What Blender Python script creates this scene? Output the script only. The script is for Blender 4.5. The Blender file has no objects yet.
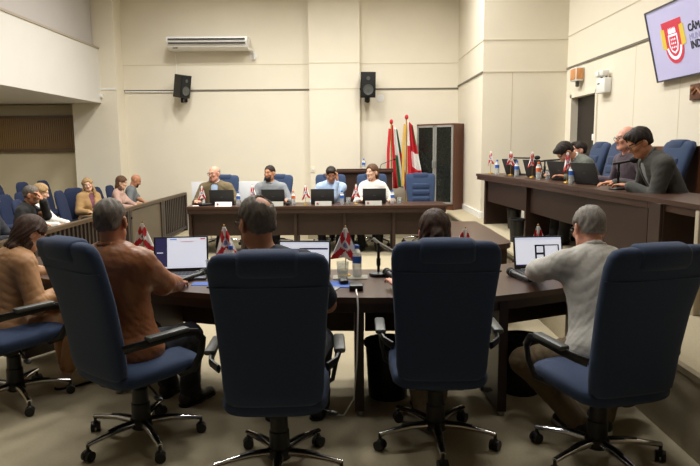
import bpy, bmesh, math, random
import numpy as np
import openvdb
from mathutils import Vector, Matrix, Euler
random.seed(7)
C = bpy.context.scene.collection
R = math.radians
PI = math.pi

# ------------------------------------------------------------------ materials
def lin(h):
    h = h.lstrip('#')
    v = [int(h[i:i+2], 16)/255 for i in (0, 2, 4)]
    return tuple(((c/12.92) if c <= .04045 else ((c+.055)/1.055)**2.4) for c in v) + (1,)
MATS = {}
def mat(name, col, rough=.6, metal=0., var=.10, scale=25., bump=0., bscale=None, stretch=None, coat=0., trans=0., emit=0., spec=None, sheen=0.):
    if name in MATS: return MATS[name]
    m = bpy.data.materials.new(name); m.use_nodes = True
    nt = m.node_tree; N = nt.nodes; L = nt.links
    b = N['Principled BSDF']
    c = lin(col)
    b.inputs['Roughness'].default_value = rough
    b.inputs['Metallic'].default_value = metal
    if coat: b.inputs['Coat Weight'].default_value = coat; b.inputs['Coat Roughness'].default_value = .25
    if spec is not None: b.inputs['Specular IOR Level'].default_value = spec
    if sheen: b.inputs['Sheen Weight'].default_value = sheen
    if trans:
        b.inputs['Transmission Weight'].default_value = trans
        b.inputs['IOR'].default_value = 1.33
    tc = N.new('ShaderNodeTexCoord'); mp = N.new('ShaderNodeMapping')
    L.new(tc.outputs['Object'], mp.inputs['Vector'])
    if stretch: mp.inputs['Scale'].default_value = stretch
    nz = N.new('ShaderNodeTexNoise'); nz.inputs['Scale'].default_value = scale; nz.inputs['Detail'].default_value = 4
    L.new(mp.outputs['Vector'], nz.inputs['Vector'])
    mx = N.new('ShaderNodeMix'); mx.data_type = 'RGBA'
    mx.inputs[6].default_value = tuple(max(0, x*(1-var*1.6)) for x in c[:3])+(1,)
    mx.inputs[7].default_value = tuple(min(1, x*(1+var*1.6)) for x in c[:3])+(1,)
    L.new(nz.outputs['Fac'], mx.inputs[0])
    L.new(mx.outputs[2], b.inputs['Base Color'])
    if emit:
        L.new(mx.outputs[2], b.inputs['Emission Color']); b.inputs['Emission Strength'].default_value = emit
    if bump:
        n2 = N.new('ShaderNodeTexNoise'); n2.inputs['Scale'].default_value = bscale or scale*4; n2.inputs['Detail'].default_value = 3
        L.new(mp.outputs['Vector'], n2.inputs['Vector'])
        bp = N.new('ShaderNodeBump'); bp.inputs['Strength'].default_value = bump; bp.inputs['Distance'].default_value = .004
        L.new(n2.outputs['Fac'], bp.inputs['Height']); L.new(bp.outputs['Normal'], b.inputs['Normal'])
    MATS[name] = m
    return m

wood = mat('dark_wood', '#422a1d', .38, var=.24, scale=6, stretch=(2, 14, 30), coat=.05)
wood_side = mat('dark_wood_panel', '#2f1c13', .48, var=.22, scale=5, stretch=(22, 22, 1.6))
wood_red = mat('brown_wood', '#5b3420', .4, var=.22, scale=5, stretch=(20, 20, 1.5))
wood_fence = mat('fence_wood', '#4b3924', .5, var=.18, scale=6, stretch=(14, 4, 4))
wood_dark = mat('fence_dark', '#2c2019', .5, var=.2, scale=6, stretch=(14, 14, 2))
fence_panel = mat('fence_panel', '#5c503d', .5, var=.10, scale=5, stretch=(2, 2, 12))
slatwood = mat('slat_wood', '#86683a', .5, var=.15, scale=6, stretch=(25, 3, 1))
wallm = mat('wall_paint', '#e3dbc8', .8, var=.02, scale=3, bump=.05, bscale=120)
wallm2 = mat('wall_paint_white', '#d6d3cc', .8, var=.02, scale=3)
wallgrey = mat('balcony_paint_grey', '#bdb8b6', .8, var=.02, scale=3)
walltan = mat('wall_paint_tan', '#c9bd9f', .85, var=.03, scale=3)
groove = mat('groove_dark', '#6d675a', .7, var=.05)
ceilm = mat('ceiling_paint', '#e8e5dc', .9, var=.01)
carpet = mat('carpet_beige', '#a59a80', .95, var=.07, scale=60, bump=.5, bscale=260)
white = mat('white_plastic', '#e9e8e4', .45, var=.02)
whitepaper = mat('white_paper', '#efefec', .7, var=.02)
blue = mat('navy_fabric', '#283a59', .88, var=.14, scale=160, bump=.25, bscale=700, sheen=.08)
blue2 = mat('navy_seat_fabric', '#1a2746', .9, var=.12, scale=120, bump=.2, bscale=500)
black = mat('black_plastic', '#151515', .42, var=.1)
blackm = mat('black_matte', '#101011', .75, var=.1)
greyplast = mat('grey_plastic', '#50524f', .45, var=.06)
chrome = mat('chrome', '#d8d8d8', .14, metal=1., var=.02)
alu = mat('aluminium', '#b9bab6', .4, metal=.7, var=.04)
lapgrey = mat('laptop_grey', '#5b6068', .4, metal=.3, var=.05)
lapdark = mat('laptop_dark', '#2f3032', .42, metal=.1, var=.06)
keys = mat('laptop_keys', '#3e434b', .5, var=.06)
flagred = mat('flag_red', '#c3202b', .75, var=.08)
flagwhite = mat('flag_white', '#e9e6e2', .75, var=.04)
flaggreen = mat('flag_green', '#2f6b41', .75, var=.08)
gold = mat('gold', '#b8923f', .4, metal=.6, var=.08)
labelblue = mat('label_blue', '#2f62bd', .5, var=.08)
labelor = mat('label_orange', '#e2703a', .5, var=.08)
padblue = mat('mouse_pad_blue', '#3a5fae', .7, var=.08)
def clear_mat(name, tint, alpha):
    m = mat(name, tint, .08, var=.01)
    m.node_tree.nodes['Principled BSDF'].inputs['Transmission Weight'].default_value = alpha
    m.node_tree.nodes['Principled BSDF'].inputs['IOR'].default_value = 1.12
    return m
clearp = clear_mat('clear_plastic', '#eef2f4', .6)
glassm = clear_mat('clear_glass', '#f2f6f6', .8)
waterm = clear_mat('water', '#eaf2f4', .92)
darkglass = mat('cabinet_glass', '#20221f', .12, var=.05)
skinmats = {
 'fair': mat('skin_fair', '#d9a487', .55, var=.05, scale=18),
 'pink': mat('skin_pink', '#d99c84', .5, var=.05, scale=18),
 'tan': mat('skin_tan', '#b9805f', .55, var=.05, scale=18),
 'light': mat('skin_light', '#e0b296', .55, var=.05, scale=18)}
lipm = mat('lips', '#bb7a6c', .5, var=.05)
eyew = mat('eye_white', '#dcd6cf', .3, var=.02)
eyed = mat('eye_iris', '#2a1c14', .25, var=.05)
def scr(name, col, e): return mat(name, col, .3, var=.0, emit=e)
scrwhite = scr('screen_white', '#e4e9f6', .75)
scrnavy = scr('screen_navy', '#2b2c4e', .8)
scrgrey = scr('screen_grey', '#c2cbe0', .9)
scrdark = scr('screen_dark', '#16161c', .8)
scrblue = scr('screen_blue', '#4d86d6', .9)
scrred = scr('screen_red', '#cc3048', .4)
scrlav = scr('screen_lavender', '#b9b7dc', .42)
scryel = scr('screen_yellow', '#d8bd3c', .45)

# ------------------------------------------------------------------ mesh builder
class MB:
    def __init__(s): s.v = []; s.f = []; s.m = []; s.cur = 0
    def add(s, vs, fs):
        o = len(s.v); s.v += [tuple(v) for v in vs]
        for f in fs: s.f.append(tuple(i+o for i in f)); s.m.append(s.cur)
        return s
    def use(s, i): s.cur = i; return s
    def box(s, c, d, b=0., rot=None, seg=2):
        bm = bmesh.new(); bmesh.ops.create_cube(bm, size=1.)
        for v in bm.verts: v.co = Vector((v.co.x*d[0], v.co.y*d[1], v.co.z*d[2]))
        if b: bmesh.ops.bevel(bm, geom=bm.edges[:], offset=min(b, min(d)*.49), segments=seg, affect='EDGES', profile=.5)
        M = Matrix.Translation(c)
        if rot is not None: M = M @ (rot.to_matrix().to_4x4() if isinstance(rot, Euler) else rot.to_4x4())
        bm.verts.index_update()
        vs = [M @ v.co for v in bm.verts]; fs = [[v.index for v in f.verts] for f in bm.faces]
        bm.free(); return s.add(vs, fs)
    def tube(s, pts, r, n=10, flat=None, up=(0, 0, 1)):
        """swept round (or flat: (ra, rb)) section along points; r number or list"""
        P = [Vector(p) for p in pts]; k = len(P)
        rs = r if isinstance(r, (list, tuple)) else [r]*k
        vs = []; fs = []; u = Vector(up)
        prev = None
        for i in range(k):
            t = (P[min(i+1, k-1)]-P[max(i-1, 0)]).normalized()
            a = prev if prev is not None else (u if abs(t.dot(u)) < .95 else Vector((1, 0, 0)))
            x = (a - t*a.dot(t)).normalized(); y = t.cross(x); prev = x
            for j in range(n):
                an = 2*PI*j/n
                ra, rb = (flat[0]*rs[i], flat[1]*rs[i]) if flat else (rs[i], rs[i])
                vs.append(P[i]+x*math.cos(an)*ra+y*math.sin(an)*rb)
        for i in range(k-1):
            for j in range(n):
                a = i*n+j; b2 = i*n+(j+1) % n
                fs.append((a, b2, b2+n, a+n))
        fs.append(tuple(range(n))[::-1]); fs.append(tuple(range((k-1)*n, k*n)))
        return s.add(vs, fs)
    def cyl(s, p0, p1, r0, r1=None, n=18): return s.tube([p0, p1], [r0, r0 if r1 is None else r1], n)
    def lathe(s, prof, n=20, c=(0, 0, 0), M=None):
        vs = []; fs = []; k = len(prof)
        for (r, z) in prof:
            for j in range(n):
                a = 2*PI*j/n; p = Vector((r*math.cos(a), r*math.sin(a), z))
                vs.append((M @ p if M else p)+Vector(c))
        for i in range(k-1):
            for j in range(n):
                a = i*n+j; b = i*n+(j+1) % n; fs.append((a, b, b+n, a+n))
        fs.append(tuple(range(n))[::-1]); fs.append(tuple(range((k-1)*n, k*n)))
        return s.add(vs, fs)
    def ball(s, c, r, n=14, sc=(1, 1, 1)):
        k = n//2+1
        vs = []; fs = []
        for i in range(k):
            t = -PI/2+PI*i/(k-1)
            for j in range(n):
                a = 2*PI*j/n
                vs.append((c[0]+r*sc[0]*max(math.cos(t), .02)*math.cos(a), c[1]+r*sc[1]*max(math.cos(t), .02)*math.sin(a), c[2]+r*sc[2]*math.sin(t)))
        for i in range(k-1):
            for j in range(n):
                a = i*n+j; b = i*n+(j+1) % n; fs.append((a, b, b+n, a+n))
        fs.append(tuple(range(n))[::-1]); fs.append(tuple(range((k-1)*n, k*n)))
        return s.add(vs, fs)
    def loft(s, rings):
        n = len(rings[0]); k = len(rings); vs = [p for r_ in rings for p in r_]; fs = []
        for i in range(k-1):
            for j in range(n):
                a = i*n+j; b = i*n+(j+1) % n; fs.append((a, b, b+n, a+n))
        fs.append(tuple(range(n))[::-1]); fs.append(tuple(range((k-1)*n, k*n)))
        return s.add(vs, fs)
    def prism(s, poly, z0, z1):
        """extrude a counter-clockwise xy polygon"""
        n = len(poly)
        vs = [(x, y, z0) for x, y in poly]+[(x, y, z1) for x, y in poly]
        fs = [tuple(range(n))[::-1], tuple(range(n, 2*n))]+[(i, (i+1) % n, (i+1) % n+n, i+n) for i in range(n)]
        return s.add(vs, fs)
    def quad(s, a, b, c, d): return s.add([a, b, c, d], [(0, 1, 2, 3)])
    def xf(s, M, start=0):
        for i in range(start, len(s.v)): s.v[i] = tuple(M @ Vector(s.v[i]))
        return s
    def build(s, name, mats, parent=None, label=None, smooth=True, angle=40):
        me = bpy.data.meshes.new(name); me.from_pydata(s.v, [], s.f)
        ms = mats if isinstance(mats, (list, tuple)) else [mats]
        for m in ms: me.materials.append(m)
        if len(ms) > 1: me.polygons.foreach_set('material_index', s.m)
        bm = bmesh.new(); bm.from_mesh(me); bmesh.ops.recalc_face_normals(bm, faces=bm.faces[:]); bm.to_mesh(me); bm.free()
        if smooth:
            me.shade_smooth(); me.set_sharp_from_angle(angle=R(angle))
        me.update()
        return link(name, me, parent, label)
def link(name, me, parent=None, label=None):
    o = bpy.data.objects.new(name, me); C.objects.link(o)
    if parent is not None: o.parent = parent
    if label: o['label'] = label
    return o
def tag(o, label, cat, group=None):
    o['label'] = label; o['category'] = cat
    if group: o['group'] = group
    return o
def thing(name, label, cat, loc=(0, 0, 0), rz=0., group=None):
    o = bpy.data.objects.new(name, None); C.objects.link(o); o.empty_display_size = .1
    o.location = loc; o.rotation_euler = (0, 0, rz)
    return tag(o, label, cat, group)
def dup(root, loc, rz, label, group=None, scale=None):
    r = root.copy(); C.objects.link(r); r.location = loc; r.rotation_euler = (0, 0, rz); r['label'] = label
    if group: r['group'] = group
    if scale: r.scale = (scale,)*3
    for ch in [c for c in C.objects if c.parent is root]:
        c = ch.copy(); C.objects.link(c); c.parent = r
        for g in [q for q in C.objects if q.parent is ch]:
            d = g.copy(); C.objects.link(d); d.parent = c
    return r
def structure(o): o['kind'] = 'structure'; return o
def rrect(w, d, r, n=5, cx=0, cy=0):
    pts = []
    for sx, sy, a0 in ((1, 1, 0), (-1, 1, 90), (-1, -1, 180), (1, -1, 270)):
        for i in range(n+1):
            a = R(a0+90*i/n); pts.append((cx+sx*(w/2-r)+r*math.cos(a), cy+sy*(d/2-r)+r*math.sin(a)))
    return pts
def sring(c, ax, ay, rx, ry, e=2.6, n=28):
    """superellipse ring in the plane of unit axes ax, ay"""
    c = Vector(c); ax = Vector(ax); ay = Vector(ay); out = []
    for j in range(n):
        a = 2*PI*j/n; ca, sa = math.cos(a), math.sin(a)
        out.append(c+ax*(rx*math.copysign(abs(ca)**(2/e), ca))+ay*(ry*math.copysign(abs(sa)**(2/e), sa)))
    return out
# ------------------------------------------------------------------ setting
YB, YF, XR, XS, XL, ZC, ST = 12.85, 10.5, 3.5, 2.15, -9.0, 5.3, .45
Y0 = -4.0
def sbox(name, x0, x1, y0, y1, z0, z1, m, b=0., parent=None):
    return MB().box(((x0+x1)/2, (y0+y1)/2, (z0+z1)/2), (x1-x0, y1-y0, z1-z0), b).build(name, m, parent, smooth=False)
structure(sbox('floor', XL, XR+.2, Y0, YB+.2, -.1, 0, carpet))
structure(sbox('ceiling', XL, XR+.2, Y0, YB+.2, ZC, ZC+.1, ceilm))
structure(sbox('wall_back', XL, XS+.2, YB, YB+.2, 0, ZC, wallm))
structure(sbox('wall_side', XS, XS+.2, YF+.2, YB, 0, ZC, wallm))
structure(sbox('wall_end', XS, XR+.2, YF, YF+.2, 0, ZC, wallm))
structure(sbox('wall_left', XL-.2, XL, Y0, YB+.2, 0, ZC, walltan))
structure(sbox('wall_front', XL, XR+.2, Y0-.2, Y0, 0, ZC, wood_red))
# right wall with the doorway left open
DY0, DY1, DZ = 9.22, 10.2, 2.36
m = MB()
m.box((XR+.1, (Y0+DY0)/2, ZC/2), (.2, DY0-Y0, ZC)); m.box((XR+.1, (DY1+YF)/2, ZC/2), (.2, YF-DY1, ZC)); m.box((XR+.1, (DY0+DY1)/2, (DZ+ZC)/2), (.2, DY1-DY0, ZC-DZ))
structure(m.build('wall_right', wallm, smooth=False))
d = structure(sbox('door_1', XR+.09, XR+.14, DY0, DY1, ST, DZ, mat('door_wood', '#1e1510', .55, var=.2, scale=5, stretch=(20, 20, 1.5))))
MB().box((XR+.075, 9.36, 1.5), (.03, .12, .03), .006).tube([(XR+.09, 9.32, 1.5), (XR+.05, 9.32, 1.5), (XR+.045, 9.44, 1.5)], .009).build('door_handle', alu, d)
MB().box((XR+.083, 9.45, 1.74), (.008, .2, .09), .002).build('door_sign', whitepaper, d)
structure(MB().box((XR-.005, DY0-.03, (ST+DZ)/2), (.03, .06, DZ-ST+.1)).box((XR-.005, DY1+.03, (ST+DZ)/2), (.03, .06, DZ-ST+.1)).box((XR-.005, (DY0+DY1)/2, DZ+.03), (.03, DY1-DY0+.12, .06)).build('trim_1', wallm, smooth=False))
# raised platform along the back wall and under the right bench
def plat():
    m = MB(); m.prism([(-.75, 11.35), (1.76, 11.35), (1.76, Y0), (XR, Y0), (XR, YF), (XS, YF), (XS, YB), (-.75, YB)], 0, ST)
    o = m.build('platform', carpet, smooth=False); o['kind'] = 'structure'; return o
plat()
structure(sbox('trim_platform_edge', 1.735, 1.775, Y0, 11.35, ST-.03, ST+.004, mat('edge_strip', '#7b7058', .6, var=.06)))
# pilasters
structure(sbox('pillar_middle', -.77, .21, YB-.16, YB, 0, ZC, wallm))
structure(sbox('pillar_left', -5.28, -4.42, YB-.42, YB, 0, ZC, wallm))
# horizontal joints of the wall panels
k = 0
def groovebox(x0, x1, y0, y1, z, h=.022, m_=groove):
    global k; k += 1
    structure(sbox('trim_%d' % (k+1), x0, x1, y0, y1, z-h/2, z+h/2, m_))
faint = mat('joint_faint', '#d2caaf', .8, var=.02)
for (x0, x1) in ((-4.42, -.77), (.21, XS)):
    groovebox(x0, x1, YB-.014, YB, 2.76, .03); groovebox(x0, x1, YB-.006, YB, 3.25, .014, faint)
groovebox(-.77, .21, YB-.166, YB-.16, 2.76, .014, faint); groovebox(-.77, .21, YB-.166, YB-.16, 3.25, .014, faint)
groovebox(-4.72, -4.42, YB-.434, YB-.42, 2.76, .03, white)
groovebox(XS-.014, XS, YF, YB, 2.80, .03); groovebox(XS-.006, XS, YF, YB, 3.3, .014, faint)
groovebox(XS, XR, YF-.006, YF, 2.80, .018, mat('joint_mid', '#c6bda6', .8, var=.03)); groovebox(XS, XR, YF-.005, YF, 3.3, .014, MATS['joint_mid'])
groovebox(XR-.014, XR, Y0, YF, 2.84, .03); groovebox(XR-.005, XR, Y0, YF, 3.34, .014, MATS['joint_mid'])
k += 1; structure(sbox('trim_%d' % (k+1), 2.62, 2.632, YF-.002, YF, ST, 2.79, MATS['joint_mid']))
for yy in (8.0, 6.9, 4.9):
    k += 1; structure(sbox('trim_%d' % (k+1), XR-.0015, XR, yy, yy+.012, 1.5, 2.83, faint))
# baseboards and the wood wainscot of the right wall
structure(sbox('baseboard_back', -.75, XS, YB-.02, YB, ST, ST+.1, white)); structure(sbox('baseboard_side', XS-.02, XS, YF, YB, ST, ST+.1, white))
structure(sbox('baseboard_end', XS, XR, YF-.02, YF, ST, ST+.1, white))
structure(sbox('baseboard_left', -4.42, -.77, YB-.02, YB, 0, .1, white))
structure(sbox('trim_wainscot', XR-.03, XR, Y0, 9.1, ST, 1.60, wood_red))
# thin strip: tan recess wall with the slatted wood panel under the balcony
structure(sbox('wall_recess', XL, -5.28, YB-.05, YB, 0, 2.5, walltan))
m = MB(); m.box((-7.1, YB-.07, 1.94), (3.6, .04, .6))
for i in range(90): m.box((-8.88+i*.04, YB-.095, 1.94), (.022, .02, .6))
o = structure(m.build('trim_slatted_panel', slatwood, smooth=False))
structure(MB().box((-7.1, YB-.09, 1.615), (3.65, .07, .06)).box((-7.1, YB-.09, 2.265), (3.65, .07, .05)).build('trim_slatted_panel_frame', mat('frame_wood', '#5b4427', .5, var=.15, scale=6, stretch=(2, 14, 14)), smooth=False))
# balcony
structure(sbox('balcony', XL, -4.72, Y0, YB-.42, 2.5, 3.5, wallm2)); 
structure(sbox('wall_balcony_upper', XL, -4.82, Y0, YB-.44, 3.5, ZC, wallgrey))
structure(sbox('trim_balcony_rail', -4.84, -4.705, Y0, YB-.42, 3.5, 3.535, mat('rail_tan', '#a89d8c', .5, var=.06)))
structure(sbox('trim_balcony_end', -4.9, -4.68, YB-.5, YB-.42, 2.6, 2.66, white))
# ceiling lamps
LP = [(x, y) for y in (3.4, 5.7, 8.0, 10.2) for x in (-2.5, -.65, 1.2)]
em = mat('lamp_diffuser', '#fff6e6', .4, var=0, emit=1.5)
rown = ['nearest row', 'second row', 'third row', 'row by the far wall']; coln = ['left', 'middle', 'right']
for i, (x, y) in enumerate(LP):
    t = thing('ceiling_light', 'recessed square ceiling lamp, %s lamp of the %s' % (coln[i % 3], rown[i//3]), 'ceiling lamp', (x, y, ZC), 0, 'square ceiling lamps')
    f = MB()
    for a in (-1, 1): f.box((a*.31, 0, -.02), (.02, .64, .04)); f.box((0, a*.31, -.02), (.6, .02, .04))
    f.build('frame', white, t, smooth=False); MB().box((0, 0, -.008), (.6, .6, .012)).build('diffuser', em, t, smooth=False)

UL = [(-6.7, 8.0), (-6.7, 11.0)]  # added fill lamps, out of view, brightening the recess wall and slatted panel
for i, (x, y) in enumerate(UL):
    t = thing('ceiling_light', 'added square fill lamp under the balcony, %s' % ('near one', 'far one by the slatted panel')[i], 'ceiling lamp', (x, y, 2.5), 0, 'added fill lamps under the balcony')
    f = MB()
    for a in (-1, 1): f.box((a*.31, 0, -.02), (.02, .64, .04)); f.box((0, a*.31, -.02), (.6, .02, .04))
    f.build('frame', white, t, smooth=False); MB().box((0, 0, -.008), (.6, .6, .012)).build('diffuser', em, t, smooth=False)
# ------------------------------------------------------------------ wall fittings
t = thing('air_conditioner', 'long white air conditioner unit mounted high on the back wall', 'air conditioner', (-2.68, YB-.02, 3.62)); t.scale = (.93,)*3
prof = [(-.0, -.13), (-.0, .125), (-.30, .135), (-.40, .10), (-.42, .02), (-.36, -.09), (-.24, -.13)]
n = len(prof); vs = [(x, y, z) for x in (-.82, .82) for (y, z) in prof]
MB().add(vs, [tuple(range(n)), tuple(range(n, 2*n))[::-1]]+[(i, (i+1) % n, (i+1) % n+n, i+n) for i in range(n)]).build('housing', white, t, smooth=False)
m = MB()
for i in range(2): m.box((0, -.428+i*.02, .055-i*.075), (1.56, .02, .03))
m.build('air_slot', mat('vent_dark', '#3a3733', .6, var=.1), t)
m = MB()
for i in range(40): m.box((-.76+i*.039, -.432, .055), (.006, .026, .034))
m.build('louver', greyplast, t)
MB().box((-.66, -.335, -.1), (.1, .02, .03)).build('badge', greyplast, t)
MB().tube([(.8, -.2, -.1), (.88, -.06, -.12), (.9, -.02, -.2), (.9, -.02, -.3)], .02).build('pipe', white, t)
def speaker(x, rz, tilt, label, sc_=1.):
    t = thing('wall_speaker', label, 'speaker', (x, YB, 2.8), 0, 'black wall speakers'); t.scale = (sc_,)*3
    M = Matrix.Translation((0, -.3, .02)) @ Matrix.Rotation(rz, 4, 'Z') @ Matrix.Rotation(tilt, 4, 'X')
    b = MB(); poly = [(-.15, -.13), (.15, -.13), (.11, .13), (-.11, .13)]
    b.prism(poly, -.25, .25); b.xf(M).build('cabinet', black, t, smooth=False)
    b = MB(); b.box((0, -.137, 0), (.27, .014, .46), .006); b.xf(M).build('grille', blackm, t)
    b = MB(); b.lathe([(.105, 0), (.1, .012), (.085, .004), (.03, -.02+.03), (.001, .012)], 24); b.xf(M @ Matrix.Translation((0, -.142, -.09)) @ Matrix.Rotation(PI/2, 4, 'X')).build('woofer', greyplast, t)
    b = MB(); b.lathe([(.04, 0), (.035, .01), (.001, .006)], 18); b.xf(M @ Matrix.Translation((0, -.142, .13)) @ Matrix.Rotation(PI/2, 4, 'X')).build('tweeter', greyplast, t)
    MB().box((0, -.02, -.22), (.1, .04, .18), .01).tube([(0, -.03, -.25), (0, -.2, -.3), (0, -.3, -.2)], .025).box((0, -.28, -.28), (.06, .07, .12), .01).build('bracket', black, t)
speaker(-3.22, R(58), R(10), 'black wall speaker below the air conditioner, turned to the side', .86)
speaker(.36, R(4), R(8), 'black wall speaker beside the pilaster above the flags', .95)
o = MB().tube([(-4.4, YB-.02, 2.74), (-3.35, YB-.02, 2.73)], .014).tube([(-3.38, YB-.012, 3.45), (-3.36, YB-.012, 2.9)], .006).build('cable_conduit', white); tag(o, 'thin white cable conduit running to the left wall speaker', 'conduit')
t = thing('switch_plate', 'small pale switch plate low on the wall pilaster', 'switch', (-.72, YB-.165, 1.2)); MB().box((0, 0, 0), (.08, .012, .12), .004).build('plate', wallm, t); MB().box((0, -.008, 0), (.03, .01, .04), .003).build('rocker', white, t)
for i, (x, z, l) in enumerate(((-1.86, 3.42, 'round white plaster patch on the wall right of the air conditioner'), (.62, 2.58, 'round white wall patch beside the right wall speaker'))):
    o = MB().lathe([(.075, 0), (.07, .01), (.001, .012)], 20, M=Matrix.Rotation(PI/2, 4, 'X')).build('wall_patch', white); o.location = (x, YB-.001, z); tag(o, l, 'wall patch')
t = thing('exit_sign', 'orange lit exit sign box on the wall above the dark door', 'sign', (XR, 9.85, 2.66))
MB().box((-.07, 0, .02), (.12, .26, .2), .01).build('housing', white, t); MB().box((-.133, -.01, .02), (.008, .21, .16), .003).box((-.07, -.133, .02), (.1, .008, .16), .003).build('orange_panel', mat('sign_orange', '#c78a52', .5, var=.2, emit=.1), t)
MB().box((-.06, 0, -.12), (.04, .06, .08), .008).build('bracket', greyplast, t)
t = thing('emergency_light', 'white twin head emergency light on the wall right of the door', 'emergency light', (XR, 8.85, 2.42))
MB().box((-.05, 0, 0), (.1, .3, .2), .015).build('housing', white, t); MB().box((-.102, .05, .03), (.006, .07, .02), .002).build('label_strip', greyplast, t)
for s in (-1, 1):
    h = MB().box((-.08, s*.08, .16), (.1, .12, .08), .02).build('lamp_head', white, t); MB().cyl((-.05, s*.08, .1), (-.05, s*.08, .13), .015).build('stalk', greyplast, h)
t = thing('wall_plaque', 'small brown carved wooden ornament on the wall under the television', 'ornament', (XR, 6.5, 2.14)); MB().box((-.015, 0, 0), (.03, .3, .16), .008).build('board', wood_red, t); MB().tube([(-.034, -.08, -.03), (-.036, 0, .03), (-.034, .08, -.02)], .012).ball((-.032, .09, .03), .025).build('carving', mat('carved_wood', '#9a6a45', .6, var=.15), t)
# television, tilted down from the right wall
tv = thing('television', 'large wall television tilted down, showing red shield and council lettering', 'television', (3.44, 7.28, 2.30))
TM = Matrix(((0, -math.sin(R(14)), -math.cos(R(14)), 0), (-1, 0, 0, 0), (0, math.cos(R(14)), -math.sin(R(14)), 0), (0, 0, 0, 1)))  # u along -Y, v up the screen, w towards the room
W, H = 1.62, .77
m = MB(); m.box((W/2, H/2, -.03), (W, H, .05), .008).xf(TM).build('casing', black, tv)
fr = MB(); fr.box((W/2, .008, 0), (W, .016, .02)).box((W/2, H-.008, 0), (W, .016, .02)).box((.01, H/2, 0), (.02, H, .02)).box((W-.01, H/2, 0), (.02, H, .02)).xf(TM).build('bezel', mat('bezel_grey', '#4a4c50', .35, metal=.4, var=.05), tv)
MB().box((W/2, H/2, -.002), (W-.04, H-.03, .004)).xf(TM).build('screen', scrlav, tv, smooth=False)
def arc_poly(pts, z0, z1): return MB().prism(pts, z0, z1)
cx, cy = .50, .385
sh = [(cx-.17, cy+.21), (cx-.21, cy+.19)]
shield = [(cx-.20, cy+.21), (cx-.18, cy-.07)]+[(cx-.18*math.cos(R(a)), cy-.07-.16*math.sin(R(a))) for a in range(15, 180, 15)]+[(cx+.18, cy-.07), (cx+.20, cy+.21)]
m = MB(); m.prism(shield, .001, .004)
emb = m.xf(TM).build('emblem', scrred, tv, smooth=False)
for s in (-1, 1):
    m = MB(); m.prism([(cx+s*.15, cy+.14), (cx+s*.225, cy+.15), (cx+s*.235, cy-.05), (cx+s*.15, cy-.07)][::s], .004, .006)
    m.xf(TM).build('emblem_side', scryel, emb, smooth=False)
m = MB()
ring = lambda r0, r1, a0, a1, cx=cx, cy=cy-.02, sy=1.1: [(cx+r1*math.cos(R(a)), cy+sy*r1*math.sin(R(a))) for a in range(a0, a1+1, 10)]+[(cx+r0*math.cos(R(a)), cy+sy*r0*math.sin(R(a))) for a in range(a1, a0-1, -10)]
inner = [(cx-.09, cy+.07), (cx-.09, cy-.04), (cx-.06, cy-.10), (cx, cy-.13), (cx+.06, cy-.10), (cx+.09, cy-.04), (cx+.09, cy+.07)]
m.prism(inner, .004, .006)
m.prism(ring(.125, .155, 195, 345), .004, .006)
for i in range(5): m.prism([(cx-.075+i*.03+dx, cy+.08+dy) for dx, dy in ((0, 0), (.026, 0), (.026, .035), (.013, .06), (0, .035))], .004, .006)
m.xf(TM).build('emblem_white', scrwhite, emb, smooth=False)
m = MB(); m.prism([(x*.8+cx*.2, y*.8+(cy-.03)*.2) for x, y in inner], .006, .007)
m.xf(TM).build('emblem_inner', scrred, emb, smooth=False)
m = MB()
for i in range(3):
    for j in range(3): m.prism([(cx-.045+i*.035+dx, cy-.075+j*.04+dy) for dx, dy in ((0, .012), (.012, 0), (.024, .012), (.012, .026))], .007, .008)
m.xf(TM).build('emblem_mark', scrwhite, emb, smooth=False)
def text(body, size, u, v, m_, parent, name='lettering', ext=.001, bold=0.):
    cu = bpy.data.curves.new(name, 'FONT'); cu.body = body; cu.size = size; cu.extrude = ext
    cu.resolution_u = 4; o = bpy.data.objects.new(name, cu); C.objects.link(o)
    dg = bpy.context.evaluated_depsgraph_get(); me = bpy.data.meshes.new_from_object(o.evaluated_get(dg)); bpy.data.objects.remove(o)
    if bold:
        b_ = bmesh.new(); b_.from_mesh(me); n_ = b_.verts[:] + b_.edges[:] + b_.faces[:]
        for dx, dy in ((bold, 0), (0, bold), (bold, bold)):
            g_ = bmesh.ops.duplicate(b_, geom=n_)['geom']; bmesh.ops.translate(b_, verts=[v for v in g_ if isinstance(v, bmesh.types.BMVert)], vec=(dx, dy, .0001))
        b_.to_mesh(me); b_.free()
    me.transform(TM @ Matrix.Translation((u, v, .003))); me.materials.clear(); me.materials.append(m_)
    return link(name, me, parent)
text('CÂMARA', .10, .80, .425, scrdark, tv, bold=.005); text('MUNICIPAL', .085, .80, .345, mat('screen_letter_grey', '#8a88a0', .3, var=0, emit=.7), tv); text('INDAIATUBA', .105, .80, .255, scrdark, tv, bold=.005)
MB().box((.03, -.7, .3), (.06, .4, .3), .01).tube([(-.05, -.7, .35), (.05, -.7, .35)], .03).build('wall_bracket', black, tv)
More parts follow.
